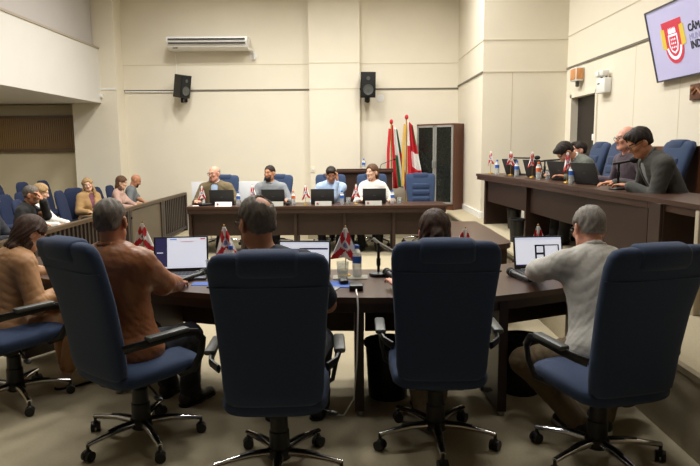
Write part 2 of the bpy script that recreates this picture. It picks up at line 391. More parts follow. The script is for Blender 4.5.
# ------------------------------------------------------------------ office chair
def chair_back_rings():
    rings = []
    # z, half width, half thickness, y
    prof = [(.44, .15, .012), (.447, .20, .035), (.465, .228, .048), (.52, .236, .052), (.65, .242, .052), (.85, .254, .05), (1.0, .266, .05), (1.08, .27, .052), (1.125, .264, .05), (1.152, .247, .042), (1.165, .217, .026), (1.168, .18, .010)]
    for z, w, t in prof:
        y = -.235-max(0, z-.45)*.20-.03*math.sin(max(0, (z-.4))/.75*PI)*-1
        rings.append(sring((0, y, z), (1, 0, 0), (0, 1, .1), w*.965, t, 3.4, 36))
    return rings
def yback(z): return -.235-max(0, z-.45)*.20+.03*math.sin(max(0, (z-.4))/.75*PI)
CHLAB = 'navy fabric high-back office chair on chrome base'
def make_chair(label, loc, rz, group, star=0.):
    t = thing('office_chair', label, 'office chair', loc, rz, group)
    b = MB().loft(chair_back_rings()).build('backrest', blue, t, angle=60)
    # rolled head pad wrapping over the middle of the top
    m = MB(); rr = []
    for x, s in ((-.135, .1), (-.13, .8), (-.11, .97), (0, 1.0), (.11, .97), (.13, .8), (.135, .1)):
        rr.append(sring((x, yback(1.12)-.002, 1.122), (0, 1, .12), (0, -.12, 1), .062*s, .058*s+.002, 2.8, 24))
    m.loft(rr).build('head_pad', blue, t, angle=60)
    m = MB()
    for z0, h in ((.95, .055), (.84, .05), (.73, .05)):
        rr = []
        for x, s in ((-.15, .2), (-.14, .85), (-.1, 1.), (.1, 1.), (.14, .85), (.15, .2)):
            rr.append(sring((x, yback(z0)+.042, z0), (0, 1, 0), (0, 0, 1), .026*s, h*s, 2.6, 18))
        m.loft(rr)
    m.build('lumbar_pad', blue, t, angle=60)
    m = MB(); z = 1.02
    m.tube([(-.262, yback(z)-.02, z), (-.2, yback(z)-.051, z), (.2, yback(z)-.051, z), (.262, yback(z)-.02, z)], .004, 6).build('seam_piping', blue, b)
    rings = []
    for y, w, h, z in ((-.245, .15, .02, .43), (-.235, .22, .045, .43), (-.18, .245, .055, .432), (0, .255, .06, .437), (.16, .25, .058, .44), (.24, .235, .05, .432), (.275, .2, .032, .42), (.285, .14, .012, .415)):
        rings.append(sring((0, y, z), (1, 0, 0), (0, 0, 1), w, h, 3.2, 30))
    MB().loft(rings).build('seat', blue, t, angle=60)
    for s in (-1, 1):
        m = MB().tube([(s*.245, -.24, .62), (s*.285, -.2, .635), (s*.30, -.1, .64), (s*.305, .08, .645), (s*.305, .16, .63), (s*.30, .205, .58), (s*.29, .2, .5), (s*.27, .16, .415), (s*.2, .12, .385)], 1., 10, flat=(.012, .024), up=(s, 0, 0))
        a = m.build('armrest', black, t)
        MB().box((s*.303, -.02, .663), (.055, .25, .028), .012).build('arm_pad', greyplast, a)
    MB().box((0, -.02, .37), (.26, .3, .03), .01).box((0, 0, .345), (.14, .18, .05), .015).tube([(0, -.1, .36), (0, -.22, .38), (0, -.235, .45)], 1., 8, flat=(.04, .01), up=(1, 0, 0)).build('tilt_mechanism', black, t)
    MB().tube([(.1, -.02, .35), (.2, -.05, .345), (.25, -.06, .33)], .006, 8).ball((.262, -.064, .322), .022, 10, (1.5, .8, .7)).build('lever', black, t)
    MB().lathe([(.03, .35), (.03, .30), (.042, .298), (.045, .22), (.05, .215), (.052, .1), (.05, .075), (.03, .07)], 20).build('gas_column', black, t)
    MB().lathe([(.05, .07), (.06, .08), (.062, .12), (.055, .13), (.03, .131)], 20).build('base_hub', black, t)
    for i in range(5):
        a = star+2*PI*i/5; dx, dy = math.cos(a), math.sin(a)
        P = lambda r, z, o=0: (dx*r-dy*o, dy*r+dx*o, z)
        m = MB().tube([P(.045, .105), P(.15, .108), P(.26, .097), P(.325, .088)], [1.25, 1.1, .9, .8], 10, flat=(.021, .016), up=(-dy, dx, 0))
        ar = m.build('base_arm', chrome, t)
        MB().tube([P(.05, .125), P(.15, .1265), P(.2, .1215)], [1, .9, .7], 8, flat=(.013, .003), up=(-dy, dx, 0)).build('arm_insert', black, ar)
        c = MB()
        fx, fy = math.cos(a+1.1*i), math.sin(a+1.1*i)
        ctr = Vector(P(.322, .028))
        for o in (-.015, .015):
            p = ctr+Vector((-fy*o, fx*o, 0)); n_ = Vector((-fy, fx, 0))
            c.cyl(p-n_*.010, p+n_*.010, .028, n=16)
        c.ball((ctr.x, ctr.y, .042), .022, 10); c.cyl((ctr.x, ctr.y, .05), (ctr.x, ctr.y, .09), .009)
        c.build('caster', black, t)
    return t
GCH = 'navy high-back office chairs'
NEAR = [
 ('navy office chair at the left edge, with the woman in the tan jacket', (-2.17, 3.98, 0), -32, 20),
 ('navy office chair turned right, holding the man in the brown leather jacket', (-1.17, 3.40, 0), -38, 0),
 ('navy office chair seen square from behind, with the man with a bald spot', (-.36, 3.03, 0), 2, 0),
 ('navy office chair seen square from behind, with the ponytailed woman', (.46, 3.34, 0), -1, 0),
 ('navy office chair at the right, turned left, with the man in the grey suit', (1.26, 3.12, 0), 15, 0)]
chair0 = None
for lab, loc, rz, st in NEAR:
    if chair0 is None: chair0 = make_chair(lab, loc, R(rz), GCH, R(54)); c = chair0
    else: c = dup(chair0, loc, R(rz), lab, GCH)
FARC = [
 ('navy office chair at the far table behind the bald man in the olive jacket', (-2.16, 10.62, 0), 178),
 ('navy office chair at the far table behind the bearded man in grey', (-1.29, 10.62, 0), 168),
 ('navy office chair at the far table behind the man in the light blue shirt', (-.30, 10.66, 0), 184),
 ('navy office chair at the far table behind the woman in the white blouse', (.42, 10.66, 0), 186),
 ('empty navy office chair at the right end of the far table', (1.22, 10.72, 0), 180)]
for lab, loc, rz in FARC: dup(chair0, loc, R(rz), lab, GCH)
BENC = [
 ('navy office chair at the right bench behind the man in the dark grey suit', (3.0, 5.34, ST), 82),
 ('navy office chair at the right bench behind the man in the plum shirt', (3.02, 6.62, ST), 92),
 ('navy office chair at the right bench behind the bent man in grey-green', (3.02, 8.02, ST), 92),
 ('navy office chair at the right bench nearest the dark door', (3.03, 8.72, ST), 90)]
for lab, loc, rz in BENC: dup(chair0, loc, R(rz), lab, GCH, 1.03)

# ------------------------------------------------------------------ desks
TZ = .75
def seg_box(m, a, b, z0, z1, th, off=0.):
    """upright board from a to b (xy), thickness th, shifted off to the left of a->b"""
    a = Vector((a[0], a[1], 0)); b = Vector((b[0], b[1], 0)); d = b-a; l = d.length; d.normalize(); n_ = Vector((-d.y, d.x, 0))
    c = (a+b)/2+n_*off
    m.box((c.x, c.y, (z0+z1)/2), (l, th, z1-z0), .003, Euler((0, 0, math.atan2(d.y, d.x))))
# near desk: a shallow horseshoe of joined tops
NE = [(-2.75, 4.78), (-2.05, 4.22), (-1.5, 3.96), (-.62, 3.66), (.10, 3.60), (.80, 3.60), (1.05, 3.70), (1.72, 4.02)]
FE = [(-2.3, 5.5), (-1.75, 5.0), (-1.25, 4.76), (-.48, 4.50), (.10, 4.47), (.74, 4.47), (.92, 4.54), (1.72, 4.92)]
desk = thing('curved_desk', 'long dark wood desk in front of the nearest row of chairs', 'desk', (0, 4.1, 0))
DI = Matrix.Translation((0, -4.1, 0))
m = MB(); m.prism(NE+FE[::-1], TZ-.035, TZ); m.xf(DI).build('desk_top', wood, desk, smooth=False)
m = MB()
for i in range(len(FE)-1): seg_box(m, FE[i], FE[i+1], .33, TZ-.035, .02, -.10)
m.xf(DI).build('modesty_panel', wood_side, desk, smooth=False)
m = MB()
for i in range(len(NE)-1): seg_box(m, NE[i], NE[i+1], TZ-.10, TZ-.035, .022, .05)
m.xf(DI).build('apron', wood_side, desk, smooth=False)
for (a, b) in (((-2.5, 4.72), (-2.2, 5.25)), ((-1.55, 4.06), (-1.27, 4.66)), ((.05, 3.68), (.05, 4.36)), ((.90, 3.66), (.86, 4.36)), ((1.66, 4.06), (1.66, 4.74))):
    m = MB(); seg_box(m, a, b, .03, TZ-.035, .055)
    m.xf(DI); l = m.build('leg_panel', wood_side, desk, smooth=False)
    q = MB()
    for p in (a, b):
        q = MB(); q.cyl((p[0], p[1]+(.03 if p is a else -.03), 0), (p[0], p[1]+(.03 if p is a else -.03), .032), .02, n=12); q.xf(DI).build('foot', alu, l)
# far table
ft = thing('far_table', 'long straight dark wood table facing the room at the far end', 'table', (-.5, 9.95, 0))
MB().box((0, 0, TZ-.02), (3.95, .70, .04), .004).build('table_top', wood, ft, smooth=False)
xs = [-1.93, -1.14, -.33, .42, 1.17, 1.90]
for i, x in enumerate(xs):
    MB().box((x, 0, (TZ-.04)/2), (.05, .56, TZ-.04), .003).build('leg_panel', wood_side, ft, smooth=False)
    if i < 5:
        MB().box(((x+xs[i+1])/2, -.20, .50), (xs[i+1]-x-.05, .02, .42), .002).build('modesty_panel', wood_side, ft, smooth=False)
MB().box((0, -.33, TZ-.075), (3.9, .02, .07)).build('apron', wood_side, ft, smooth=False)
# low side table with a rounded corner
lt = thing('side_table', 'low dark side table with a rounded right corner in the middle of the floor', 'table', (1.05, 6.5, 0))
pl = [(-.15, -.92), (.2, -.92)]+[(.42-.25+.25*math.sin(R(a)), -.92+.25-.25*math.cos(R(a))) for a in range(10, 91, 16)]+[(.43, .2), (.42, .93), (-.15, .93)]
MB().prism(pl, TZ-.05, TZ).build('table_top', wood, lt, smooth=False)
MB().box((.13, -.02, .35), (.03, 1.6, .6)).build('centre_panel', wood_side, lt, smooth=False)
MB().box((.13, -.8, .35), (.46, .04, .7)).build('leg_panel', wood_side, lt, smooth=False); MB().box((.13, .8, .35), (.46, .04, .7)).build('leg_panel', wood_side, lt, smooth=False)
# right bench on the platform
BZ = 1.21
BF = [(2.34, 3.9), (2.32, 5.0), (2.24, 6.3), (2.12, 8.0), (1.93, 9.8)]
BB = [(2.88, 3.9), (2.90, 5.0), (2.86, 6.3), (2.74, 8.1), (2.58, 9.9)]
be = thing('bench_desk', 'long raised dark wood desk along the right wall on the platform', 'desk', (2.3, 6.8, ST))
DB = Matrix.Translation((-2.3, -6.8, -ST))
MB().prism(BF[::-1]+BB, BZ-.035, BZ).xf(DB).build('desk_top', wood, be, smooth=False)
m = MB()
for i in range(4): seg_box(m, BF[i], BF[i+1], BZ-.09, BZ-.035, .03, -.03)
m.xf(DB).build('edge_band', wood, be, smooth=False)
lerp = lambda a, b, t: (a[0]+(b[0]-a[0])*t, a[1]+(b[1]-a[1])*t)
m = MB(); seg_box(m, (2.24, 4.75), (2.27, 5.0), ST, BZ-.035, .04, -.09); seg_box(m, (2.27, 5.0), (2.24, 6.2), ST, BZ-.035, .04, -.09)
m.xf(DB).build('front_panel', wood_side, be, smooth=False)
for a, b in (((2.24, 6.25), (2.14, 7.9)), ((2.12, 8.0), (1.98, 9.6))):
    m = MB(); seg_box(m, a, b, .80, BZ-.035, .03, -.11); m.xf(DB).build('modesty_panel', wood_side, be, smooth=False)
for (a, b) in (((2.33, 6.25), (2.8, 6.25)), ((2.18, 7.93), (2.7, 8.0)), ((2.04, 9.65), (2.53, 9.78)), ((2.33, 4.75), (2.8, 4.75))):
    m = MB(); seg_box(m, a, b, ST, BZ-.035, .05); m.xf(DB).build('leg_panel', wood_side, be, smooth=False)
MB().box((2.36, 4.28, (ST+BZ)/2-.02), (.05, .05, BZ-ST-.04), .006).xf(DB).build('end_post', mat('post_cream', '#b9ae98', .5, metal=.2, var=.05), be, label='pale metal post under the desk end')
# rostrum at the back
ro = thing('rostrum_desk', 'dark wood rostrum desk against the back wall behind the far table', 'desk', (.29, 12.25, ST))
m = MB(); m.box((0, 0, .73), (1.06, .6, .04), .004); m.build('desk_top', wood, ro, smooth=False)
MB().box((0, -.24, .36), (.98, .03, .70)).build('front_panel', wood_side, ro, smooth=False)
for s in (-1, 1): MB().box((s*.49, 0, .355), (.04, .52, .71)).build('side_panel', wood_side, ro, smooth=False)
MB().box((0, -.28, .765), (1.06, .03, .03)).build('front_ledge', wood, ro, smooth=False)
# glass cabinet set across the corner
ca = thing('glass_cabinet', 'tall brown cabinet with two framed glass doors in the back corner', 'cabinet', (1.74, 12.28, ST), R(-40))
m = MB(); m.box((-.40, 0, .8), (.025, .4, 1.6)).box((.40, 0, .8), (.025, .4, 1.6)).box((0, 0, 1.585), (.8, .4, .03)).box((0, 0, .05), (.8, .4, .1)).box((0, .19, .8), (.8, .02, 1.6))
m.build('carcass', wood_red, ca, smooth=False)
for z in (.45, .82, 1.2): MB().box((0, .02, z), (.77, .34, .02)).build('shelf', wood_red, ca, smooth=False)
for s in (-1, 1):
    d_ = MB(); x = s*.2
    for a in (-1, 1): d_.box((x+a*.178, -.21, .84), (.036, .022, 1.46)); d_.box((x, -.21, .84+a*.712), (.39, .022, .036))
    d_ = d_.build('door', alu, ca, smooth=False)
    MB().box((x, -.208, .84), (.33, .006, 1.40)).build('door_glass', darkglass, d_, smooth=False)
    MB().box((s*.03, -.235, .85), (.012, .03, .14), .004).build('handle', alu, d_)

# ------------------------------------------------------------------ fence on the left
def fence(name, x, y0, y1, label, solid):
    t = thing(name, label, 'fence', (x, y0, 0)); L_ = y1-y0
    MB().box((0, L_/2, .735), (.07, L_, .05), .006).build('top_rail', wood_fence, t, smooth=False)
    if solid:
        MB().box((0, L_/2, .36), (.03, L_-.1, .68)).build('panel', fence_panel, t, smooth=False)
    else:
        MB().box((0, L_/2, .07), (.05, L_, .05)).build('bottom_rail', wood_dark, t, smooth=False)
        n = int(L_/.115)
        for i in range(n):
            if n > 60 and i % 2: continue
            MB().box((0, .06+i*(L_-.12)/(n-1), .40), (.03, .05, .64)).build('baluster', wood_dark, t, smooth=False)
    for y in (.05, L_-.05): MB().box((0, y, .36), (.075, .09, .72), .005).build('post', wood_dark, t, smooth=False)
    if solid:
        for z in (.16, .6): MB().cyl((.03, .06, z), (.055, .06, z), .02).build('bolt', black, t)
fence('railing', -3.3, 11.15, 12.83, 'dark slatted wooden railing reaching the back wall', False)
fence('solid_railing', -3.3, 9.45, 11.15, 'solid brown railing panel between the two slatted railings', True)
fence('railing', -3.3, 4.6, 9.45, 'slatted wooden railing at the left beside the audience chairs', False)

# ------------------------------------------------------------------ auditorium chairs
def make_aud(label, loc, rz, group):
    t = thing('audience_chair', label, 'chair', loc, rz, group)
    rr = []
    for z, w, th in ((.42, .16, .01), (.43, .2, .03), (.55, .215, .035), (.78, .215, .035), (.88, .2, .032), (.94, .16, .024), (.96, .1, .008)):
        rr.append(sring((0, -.21-(z-.42)*.22, z), (1, 0, 0), (0, 1, 0), w, th, 2.8, 26))
    MB().loft(rr).build('backrest', blue2, t, angle=60)
    rr = [sring((0, y, z), (1, 0, 0), (0, 0, 1), w, h, 3, 24) for y, w, h, z in ((-.22, .14, .01, .40), (-.2, .2, .04, .4), (0, .22, .045, .405), (.2, .215, .045, .41), (.235, .15, .012, .4))]
    MB().loft(rr).build('seat', blue2, t, angle=60)
    for s in (-1, 1): MB().tube([(s*.2, -.24, .02), (s*.2, -.2, .02), (s*.2, .18, .02), (s*.2, .0, .36), (s*.2, -.2, .37), (s*.2, -.25, .55)], .012, 8).build('leg_frame', black, t)
    MB().box((0, 0, .345), (.42, .05, .03)).build('seat_beam', black, t)
    return t
GA = 'navy audience chairs'
AUD = [
 ('navy audience chair under the woman in the tan coat', (-4.55, 11.0), -125), ('navy audience chair under the woman with long brown hair', (-4.22, 11.4), -95), ('navy audience chair under the bald bearded man in grey', (-4.16, 11.95), -90),
 ('navy audience chair under the bearded man in black', (-4.2, 7.95), -80), ('navy audience chair under the woman in the white blazer', (-4.15, 8.62), -80), ('navy audience chair under the person cut off at the left edge', (-4.05, 7.05), -80),
 ('empty navy audience chair beside the woman in the white blazer, front row', (-4.5, 9.92), -92), ('empty navy audience chair just left of the woman in the tan coat', (-4.42, 10.45), -86),
 ('empty navy audience chair between the bearded man and the back row', (-4.85, 9.0), -92), ('empty navy audience chair in the back row by the left edge', (-5.35, 9.8), -88), ('second empty navy audience chair from left in the back row', (-5.4, 10.35), -88), ('third empty navy audience chair from left in the back row', (-5.28, 10.95), -92), ('rightmost empty navy audience chair of the back row', (-5.2, 11.5), -92), ('empty navy audience chair behind the blonde woman in white', (-4.85, 9.55), -92), ('empty navy audience chair second behind the blonde woman in white', (-4.9, 10.15), -88)]
a0 = None
for lab, (x, y), rz in AUD:
    z = .12 if 'back row' in lab else 0
    if a0 is None: a0 = make_aud(lab, (x, y, z), R(rz), GA)
    else: dup(a0, (x, y, z), R(rz), lab, GA)
structure(sbox('platform_audience', -6.2, -5.0, 9.4, 12.3, 0, .12, carpet))

# ------------------------------------------------------------------ waste bins
def bin_(label, loc, h=.32, r=.13):
    t = thing('waste_bin', label, 'waste bin', loc, 0, 'black waste bins')
    MB().lathe([(r*.85, .0), (r*.87, .01), (r, h), (r*.95, h), (r*.82, .02), (.001, .018)], 24).build('body', black, t)
    MB().lathe([(r, h-.02), (r*1.08, h-.015), (r*1.08, h+.008), (r*.94, h+.008), (r*.94, h-.01)], 24).build('rim', blackm, t)
bin_('black waste bin under the desk left of the ponytailed woman\'s chair', (.24, 4.02, 0), .36, .145)
bin_('black waste bin under the desk beside the grey-suited man\'s knee', (1.12, 4.08, 0), .36, .14)
bin_('black waste bin on the platform under the right bench desk', (2.05, 7.8, ST), .28, .09)
bin_('black waste bin under the far table', (-.06, 10.05, 0), .3, .14)
bin_('black waste bin on the platform by the far end of the bench desk', (2.35, 9.1, ST), .28, .1)
# ------------------------------------------------------------------ table-top things
def make_flag(label, loc, rz, h=.32, fly=.19, hoist=.13, ang=62, seed=0, cat='flag'):
    rnd = random.Random(seed)
    t = thing('table_flag', label, 'flag', loc, rz, 'small red and white table flags')
    MB().lathe([(.036, 0), (.036, .008), (.03, .014), (.008, .016), (.006, .03), (.004, .031)], 18).build('base', gold, t)
    MB().cyl((0, 0, .015), (0, 0, h), .0032, n=8).ball((0, 0, h+.004), .006, 8).build('pole', gold, t)
    nu, nv = 30, 22; vs = []; fs = []; mi = []; ph = rnd.uniform(0, 6); sk = rnd.uniform(-.25, .25)
    for i in range(nu+1):
        u = -1+2*i/nu
        for j in range(nv+1):
            v = j/nv
            w_ = .010+(fly*.40)*v*(1+.15*math.sin(ph))
            x = u*w_+sk*.05*v
            z = h-.006-v*(hoist*1.25+.03*abs(u)+.02*u*math.sin(ph))
            y = -.006+(.014*math.cos(u*5.5+ph)+.006*math.sin(u*11+ph*2))*min(1, v*1.8)-.012*v*(1-u*u)
            vs.append((x, y, max(z, .03)))
    for i in range(nu):
        for j in range(nv):
            a = i*(nv+1)+j; fs.append((a, a+1, a+nv+2, a+nv+1))
            u, v = -1+2*(i+.5)/nu, (j+.5)/nv
            d = (v-.58)*2.1
            red = (abs(u-d) < .36 or abs(u+d) < .36) and v > .12
            q = (u/.42)**2+((v-.58)/.17)**2
            mi.append(2 if q < .35 else (0 if q < 1 else (1 if red else 0)))
    m = MB(); m.v = vs; m.f = fs; m.m = mi
    o = m.build('cloth', [flagwhite, flagred, mat('flag_crest', '#7d86b5', .7, var=.1)], t)
    o.modifiers.new('thick', 'SOLIDIFY').thickness = .0012
    return t
NF = 'near'
make_flag('small red and white flag on the desk ahead of the man in brown leather', (-1.50, 4.60, TZ), R(-20), .335, seed=1)
make_flag('small red and white flag behind the chair with the balding man', (-.86, 4.34, TZ), R(12), .335, fly=.2, hoist=.15, ang=66, seed=2)
make_flag('small red and white flag beside the blue-labelled bottle on the near desk', (-.03, 4.23, TZ), R(-8), .335, fly=.2, hoist=.16, ang=50, seed=3)
make_flag('small white-tipped flag just right of the ponytailed woman\'s head', (.80, 4.40, TZ), R(-10), .30, seed=4)
make_flag('small red flag on the near desk in front of the grey-suited man\'s face', (1.34, 4.52, TZ), R(-20), .30, seed=5)
for x, y, l, a in ((-2.26, 9.80, 'bald man in olive', 175), (-1.50, 9.85, 'bearded man in grey', 185), (-.68, 9.82, 'man in light blue', 170), (.10, 9.86, 'woman in the white blouse', 165)):
    make_flag('small flag on the far table left of the laptop of '+l, (x, y, TZ), R(a-175), .31, fly=.17, hoist=.15, ang=58, seed=int(x*100))
for i, (x, y, l) in enumerate(((2.13, 9.70, 'small red and white flag at the very far end of the bench desk'), (2.27, 9.05, 'small red and white flag second from the far end of the bench desk'), (2.36, 8.3, 'small red and white flag third from the far end of the bench desk'), (2.37, 7.0, 'largest small red and white flag on the bench desk, nearest us'))):
    make_flag(l, (x, y, BZ), R(-40+i*8), .34, fly=.12, hoist=.14, ang=66, seed=20+i)

def bottle(label, loc, lab, h=.21, r=.031, s=1., kind='water'):
    t = thing('water_bottle', label, 'bottle', loc, random.uniform(0, 6), 'plastic water bottles')
    MB().lathe([(r*.9, 0), (r, .006), (r, .05), (r*.95, .055), (r, .06), (r, .145), (r*.8, .168), (r*.42, .188), (r*.42, .2)], 24).build('body', clearp, t)
    MB().lathe([(r*.5, .188), (r*.5, .21), (r*.46, .213)], 18).build('cap', lab, t)
    MB().lathe([(r*1.02, .095), (r*1.02, .140), (r*1.0, .1405), (r*1.0, .0945)], 24).build('label_band', lab, t)
    MB().lathe([(r*1.024, .14), (r*.93, .158), (r*.9, .158), (r*1.0, .139)], 24).build('label_white', whitepaper, t)
    return t
bottle('water bottle with blue label standing beside the flag and glass on the near desk', (.045, 4.22, TZ), labelblue)
bottle('water bottle with blue cap half hidden behind the balding man\'s chair', (-.80, 4.24, TZ), labelblue)
for x, y, c, l in ((-1.72, 9.86, labelblue, 'blue-capped water bottle right of the bald olive-jacketed man'), (-.87, 9.86, labelor, 'orange-capped bottle right of the bearded man in grey'), (-.12, 9.86, labelblue, 'blue-capped water bottle right of the man in light blue'), (.66, 9.88, labelblue, 'blue-capped water bottle right of the woman in white')):
    bottle(l, (x, y, TZ), c)
for x, y, c, l in ((2.17, 9.45, labelblue, 'blue-capped water bottle nearest the far end of the bench desk'), (2.26, 8.68, labelblue, 'blue-capped bottle between the second and third bench flags'), (2.31, 7.85, labelor, 'orange-capped bottle on the bench desk'), (2.36, 6.82, labelblue, 'blue-capped bottle beside the largest bench flag')):
    bottle(l, (x, y, BZ), c)
bottle('blue-capped water bottle on the rostrum desk by the back wall', (.27, 12.2, ST+.75), labelblue)
def glass(label, loc, h=.11, r=.036):
    t = thing('drinking_glass', label, 'glass', loc, 0, 'clear drinking glasses')
    MB().lathe([(r*.82, 0), (r, h), (r*.94, h), (r*.78, .008), (.001, .007)], 22).build('tumbler', glassm, t)
    MB().lathe([(r*.76, .009), (r*.87, h*.55), (.001, h*.552)], 22).build('water', waterm, t)
glass('clear glass of water in front of the flag on the near desk', (-.05, 4.14, TZ), .115, .04)
glass('clear drinking glass by the flag behind the balding man\'s chair', (-.95, 4.30, TZ))
for x, l in ((-1.58, 'clear glass right of the bald man\'s bottle on the far table'), (-.02, 'clear glass right of the blue-shirted man\'s bottle'), (.76, 'clear glass right of the white-bloused woman\'s bottle')):
    glass(l, (x, 9.82, TZ))
glass('clear glass on the bench desk beside the orange-capped bottle', (2.40, 7.75, BZ)); glass('clear glass on the bench desk near the third flag', (2.38, 8.05, BZ))
o = MB().prism(rrect(.23, .13, .01), 0, .004).build('coaster_tray', mat('tray_grey', '#8d8c80', .4, var=.05)); o.location = (0.0, 4.19, TZ); tag(o, 'thin grey tray under the bottle and glass on the near desk', 'tray')

def laptop(label, loc, rz, body, screen, tilt=14, w=.355, d=.24, h=.228, far=False, keysgrey=keys):
    t = thing('laptop', label, 'laptop', loc, rz, 'open laptops')
    b = MB().box((0, -d/2, .009), (w, d, .016), .005).build('base', body, t)
    m = MB()
    for r_ in range(5):
        for c in range(13): m.box((-w*.42+c*w*.07, -.035-r_*.021, .0185), (w*.058, .016, .003))
    m.box((0, -d*.78, .0175), (.1, .06, .001)); m.build('keyboard', keysgrey, b, smooth=False)
    LM = Matrix.Translation((0, 0, .016)) @ Matrix.Rotation(R(-tilt), 4, 'X')
    l = MB().box((0, .005, h/2), (w, .008, h), .003).xf(LM).build('lid', body, t)
    MB().box((0, .0003, h/2), (w-.004, .0014, h-.004)).xf(LM).build('screen_bezel', black, l)
    sx0, sx1, sz0, sz1 = -w/2+.012, w/2-.012, .024, h-.01
    m = MB(); y = -.0012
    def rect(u0, v0, u1, v1, mi, lift):
        m.use(mi); X = lambda u: sx0+(sx1-sx0)*u; Z = lambda v: sz0+(sz1-sz0)*v; yy = y-lift*.0002
        m.quad((X(u0), yy, Z(v0)), (X(u1), yy, Z(v0)), (X(u1), yy, Z(v1)), (X(u0), yy, Z(v1)))
    for r_ in screen: rect(*r_)
    m.xf(LM).build('screen', [scrwhite, scrnavy, scrgrey, scrdark, scrblue, scrred], l, smooth=False)
    m = MB()
    for s in (-1, 1): m.cyl((s*w*.32-.02, .004, .014), (s*w*.32+.02, .004, .014), .007, n=10)
    m.build('hinge', alu if not far else black, t)
    MB().box((0, .0098, h*.5), (.04, .001, .012)).xf(LM).build('lid_badge', greyplast, l)
    return t
page = [(0, 0, 1, 1, 0, 0), (0, .05, .23, 1, 1, 1), (.03, .5, .15, .53, 2, 2), (.23, .05, 1, .07, 2, 1), (.28, .93, .42, .965, 4, 2), (.88, .93, .98, .97, 5, 2), (.5, .86, .75, .875, 5, 2)]+[(.28, .12+i*.075, .97, .127+i*.075, 2, 2) for i in range(10)]
doc = [(0, 0, 1, 1, 0, 0), (0, .96, 1, 1, 2, 1), (.38, .1, 1, .14, 3, 1), (.40, .74, .98, .80, 1, 1), (.42, .3, .56, .72, 1, 1), (.44, .35, .54, .68, 0, 2), (.57, .2, .98, .7, 0, 1), (.72, .64, .78, .67, 2, 2), (0, 0, 1, .04, 1, 1)]
doc2 = [(0, 0, 1, 1, 0, 0), (0, .92, 1, 1, 2, 1), (.42, .08, .95, .74, 3, 1), (.46, .46, .60, .68, 0, 2), (.46, .16, .60, .38, 0, 2), (.64, .14, .92, .70, 0, 2), (.48, .5, .54, .6, 2, 3), (0, 0, 1, .04, 1, 1)]
dark = [(0, 0, 1, 1, 0, 0), (0, .05, .2, 1, 1, 1)]
laptop('open grey laptop with white web page, in front of the brown-jacketed man', (-1.17, 4.36, TZ), R(8), lapgrey, page, 14, w=.37, d=.25, h=.245)
laptop('open black laptop beyond the balding man\'s chair, showing a white document', (-.31, 4.22, TZ), R(-4), lapdark, doc, 12)
laptop('open black laptop in front of the grey-suited man, showing a black image window', (1.31, 4.36, TZ), R(4), lapdark, doc2, 14, w=.35)
laptop('dark laptop on the far table before the bald man in the olive jacket', (-1.97, 9.86, TZ), R(180), lapdark, dark, 10, far=True, w=.38)
laptop('dark laptop on the far table before the bearded man in grey', (-1.18, 9.88, TZ), R(176), lapdark, dark, 10, far=True, w=.36)
laptop('dark laptop on the far table before the man in the light blue shirt', (-.42, 9.90, TZ), R(180), lapdark, dark, 10, far=True, w=.36)
laptop('dark laptop on the far table before the woman in the white blouse', (.38, 9.92, TZ), R(182), lapdark, dark, 10, far=True, w=.36)
laptop('dark laptop farthest along the bench desk', (2.34, 9.15, BZ), R(112), lapdark, dark, 20, far=True)
laptop('dark laptop second from the far end of the bench desk', (2.42, 8.35, BZ), R(112), lapdark, dark, 18, far=True)
laptop('dark laptop before the bent man in grey-green on the bench desk', (2.48, 7.5, BZ), R(112), lapdark, dark, 20, far=True)
laptop('dark laptop before the man in the dark grey suit on the bench desk', (2.47, 6.66, BZ), R(112), lapdark, dark, 20, far=True)

def plate(label, x, y, m_, rz=0):
    t = thing('name_plate', label, 'name plate', (x, y, TZ), rz, 'name plates on the far table')
    MB().prism([(-.035, 0), (.03, 0), (.012, .062), (-.002, .068)], -.125, .125).xf(Matrix(((0, 0, 1, 0), (1, 0, 0, 0), (0, 1, 0, 0), (0, 0, 0, 1)))).build('wedge', m_, t, smooth=False)
    MB().box((-.085, -.024, .035), (.03, .008, .03), .002).build('crest', mat('crest_red', '#b4656a', .6, var=.1), t)
plate('white name plate before the bald man in the olive jacket', -1.91, 9.66, white)
ng = mat('plate_grey', '#96948a', .4, var=.03)
plate('grey name plate before the bearded man in grey', -1.13, 9.66, ng); plate('grey name plate before the man in light blue', -.40, 9.66, ng); plate('grey name plate before the woman in white', .36, 9.67, ng)

def hand_mic(label, tail, head, z, ball=.026):
    a = Vector((tail[0], tail[1], 0)); b = Vector((head[0], head[1], 0)); L_ = (b-a).length; rz = math.atan2((b-a).y, (b-a).x)
    t = thing('hand_microphone', label, 'microphone', (tail[0], tail[1], z), rz, 'black hand microphones')
    MB().tube([(0, 0, .022), (L_*.2, 0, .021), (L_-.07, 0, .022), (L_-.03, 0, .024)], [.016, .018, .019, .024], 14).build('handle', black, t)
    MB().ball((L_, 0, .029), .029, 16, (1.1, 1, 1)).build('grille', greyplast if False else blackm, t)
    MB().lathe([(.026, -.006), (.028, 0), (.026, .006)], 16, c=(L_-.03, 0, .025), M=Matrix.Rotation(PI/2, 4, 'Y')).build('ring', greyplast, t)
hand_mic('black hand microphone lying between laptop and balding man\'s chair', (-1.10, 4.00), (-.99, 4.27), TZ)
hand_mic('black hand microphone lying left of the ponytailed woman\'s chair', (.31, 3.98), (.245, 4.22), TZ)
hand_mic('black hand microphone lying left of the grey-suited man\'s laptop', (1.13, 3.95), (1.07, 4.20), TZ)
hand_mic('black hand microphone at the left end of the far table', (-2.12, 9.82), (-2.27, 9.70), TZ); hand_mic('black hand microphone right of the bearded man\'s laptop', (-.92, 9.9), (-.95, 9.7), TZ)
t = thing('microphone_stand', 'black desktop microphone stand with round base and slanted clip on near desk', 'microphone stand', (.19, 4.24, TZ), 0, 'desktop microphone stands')
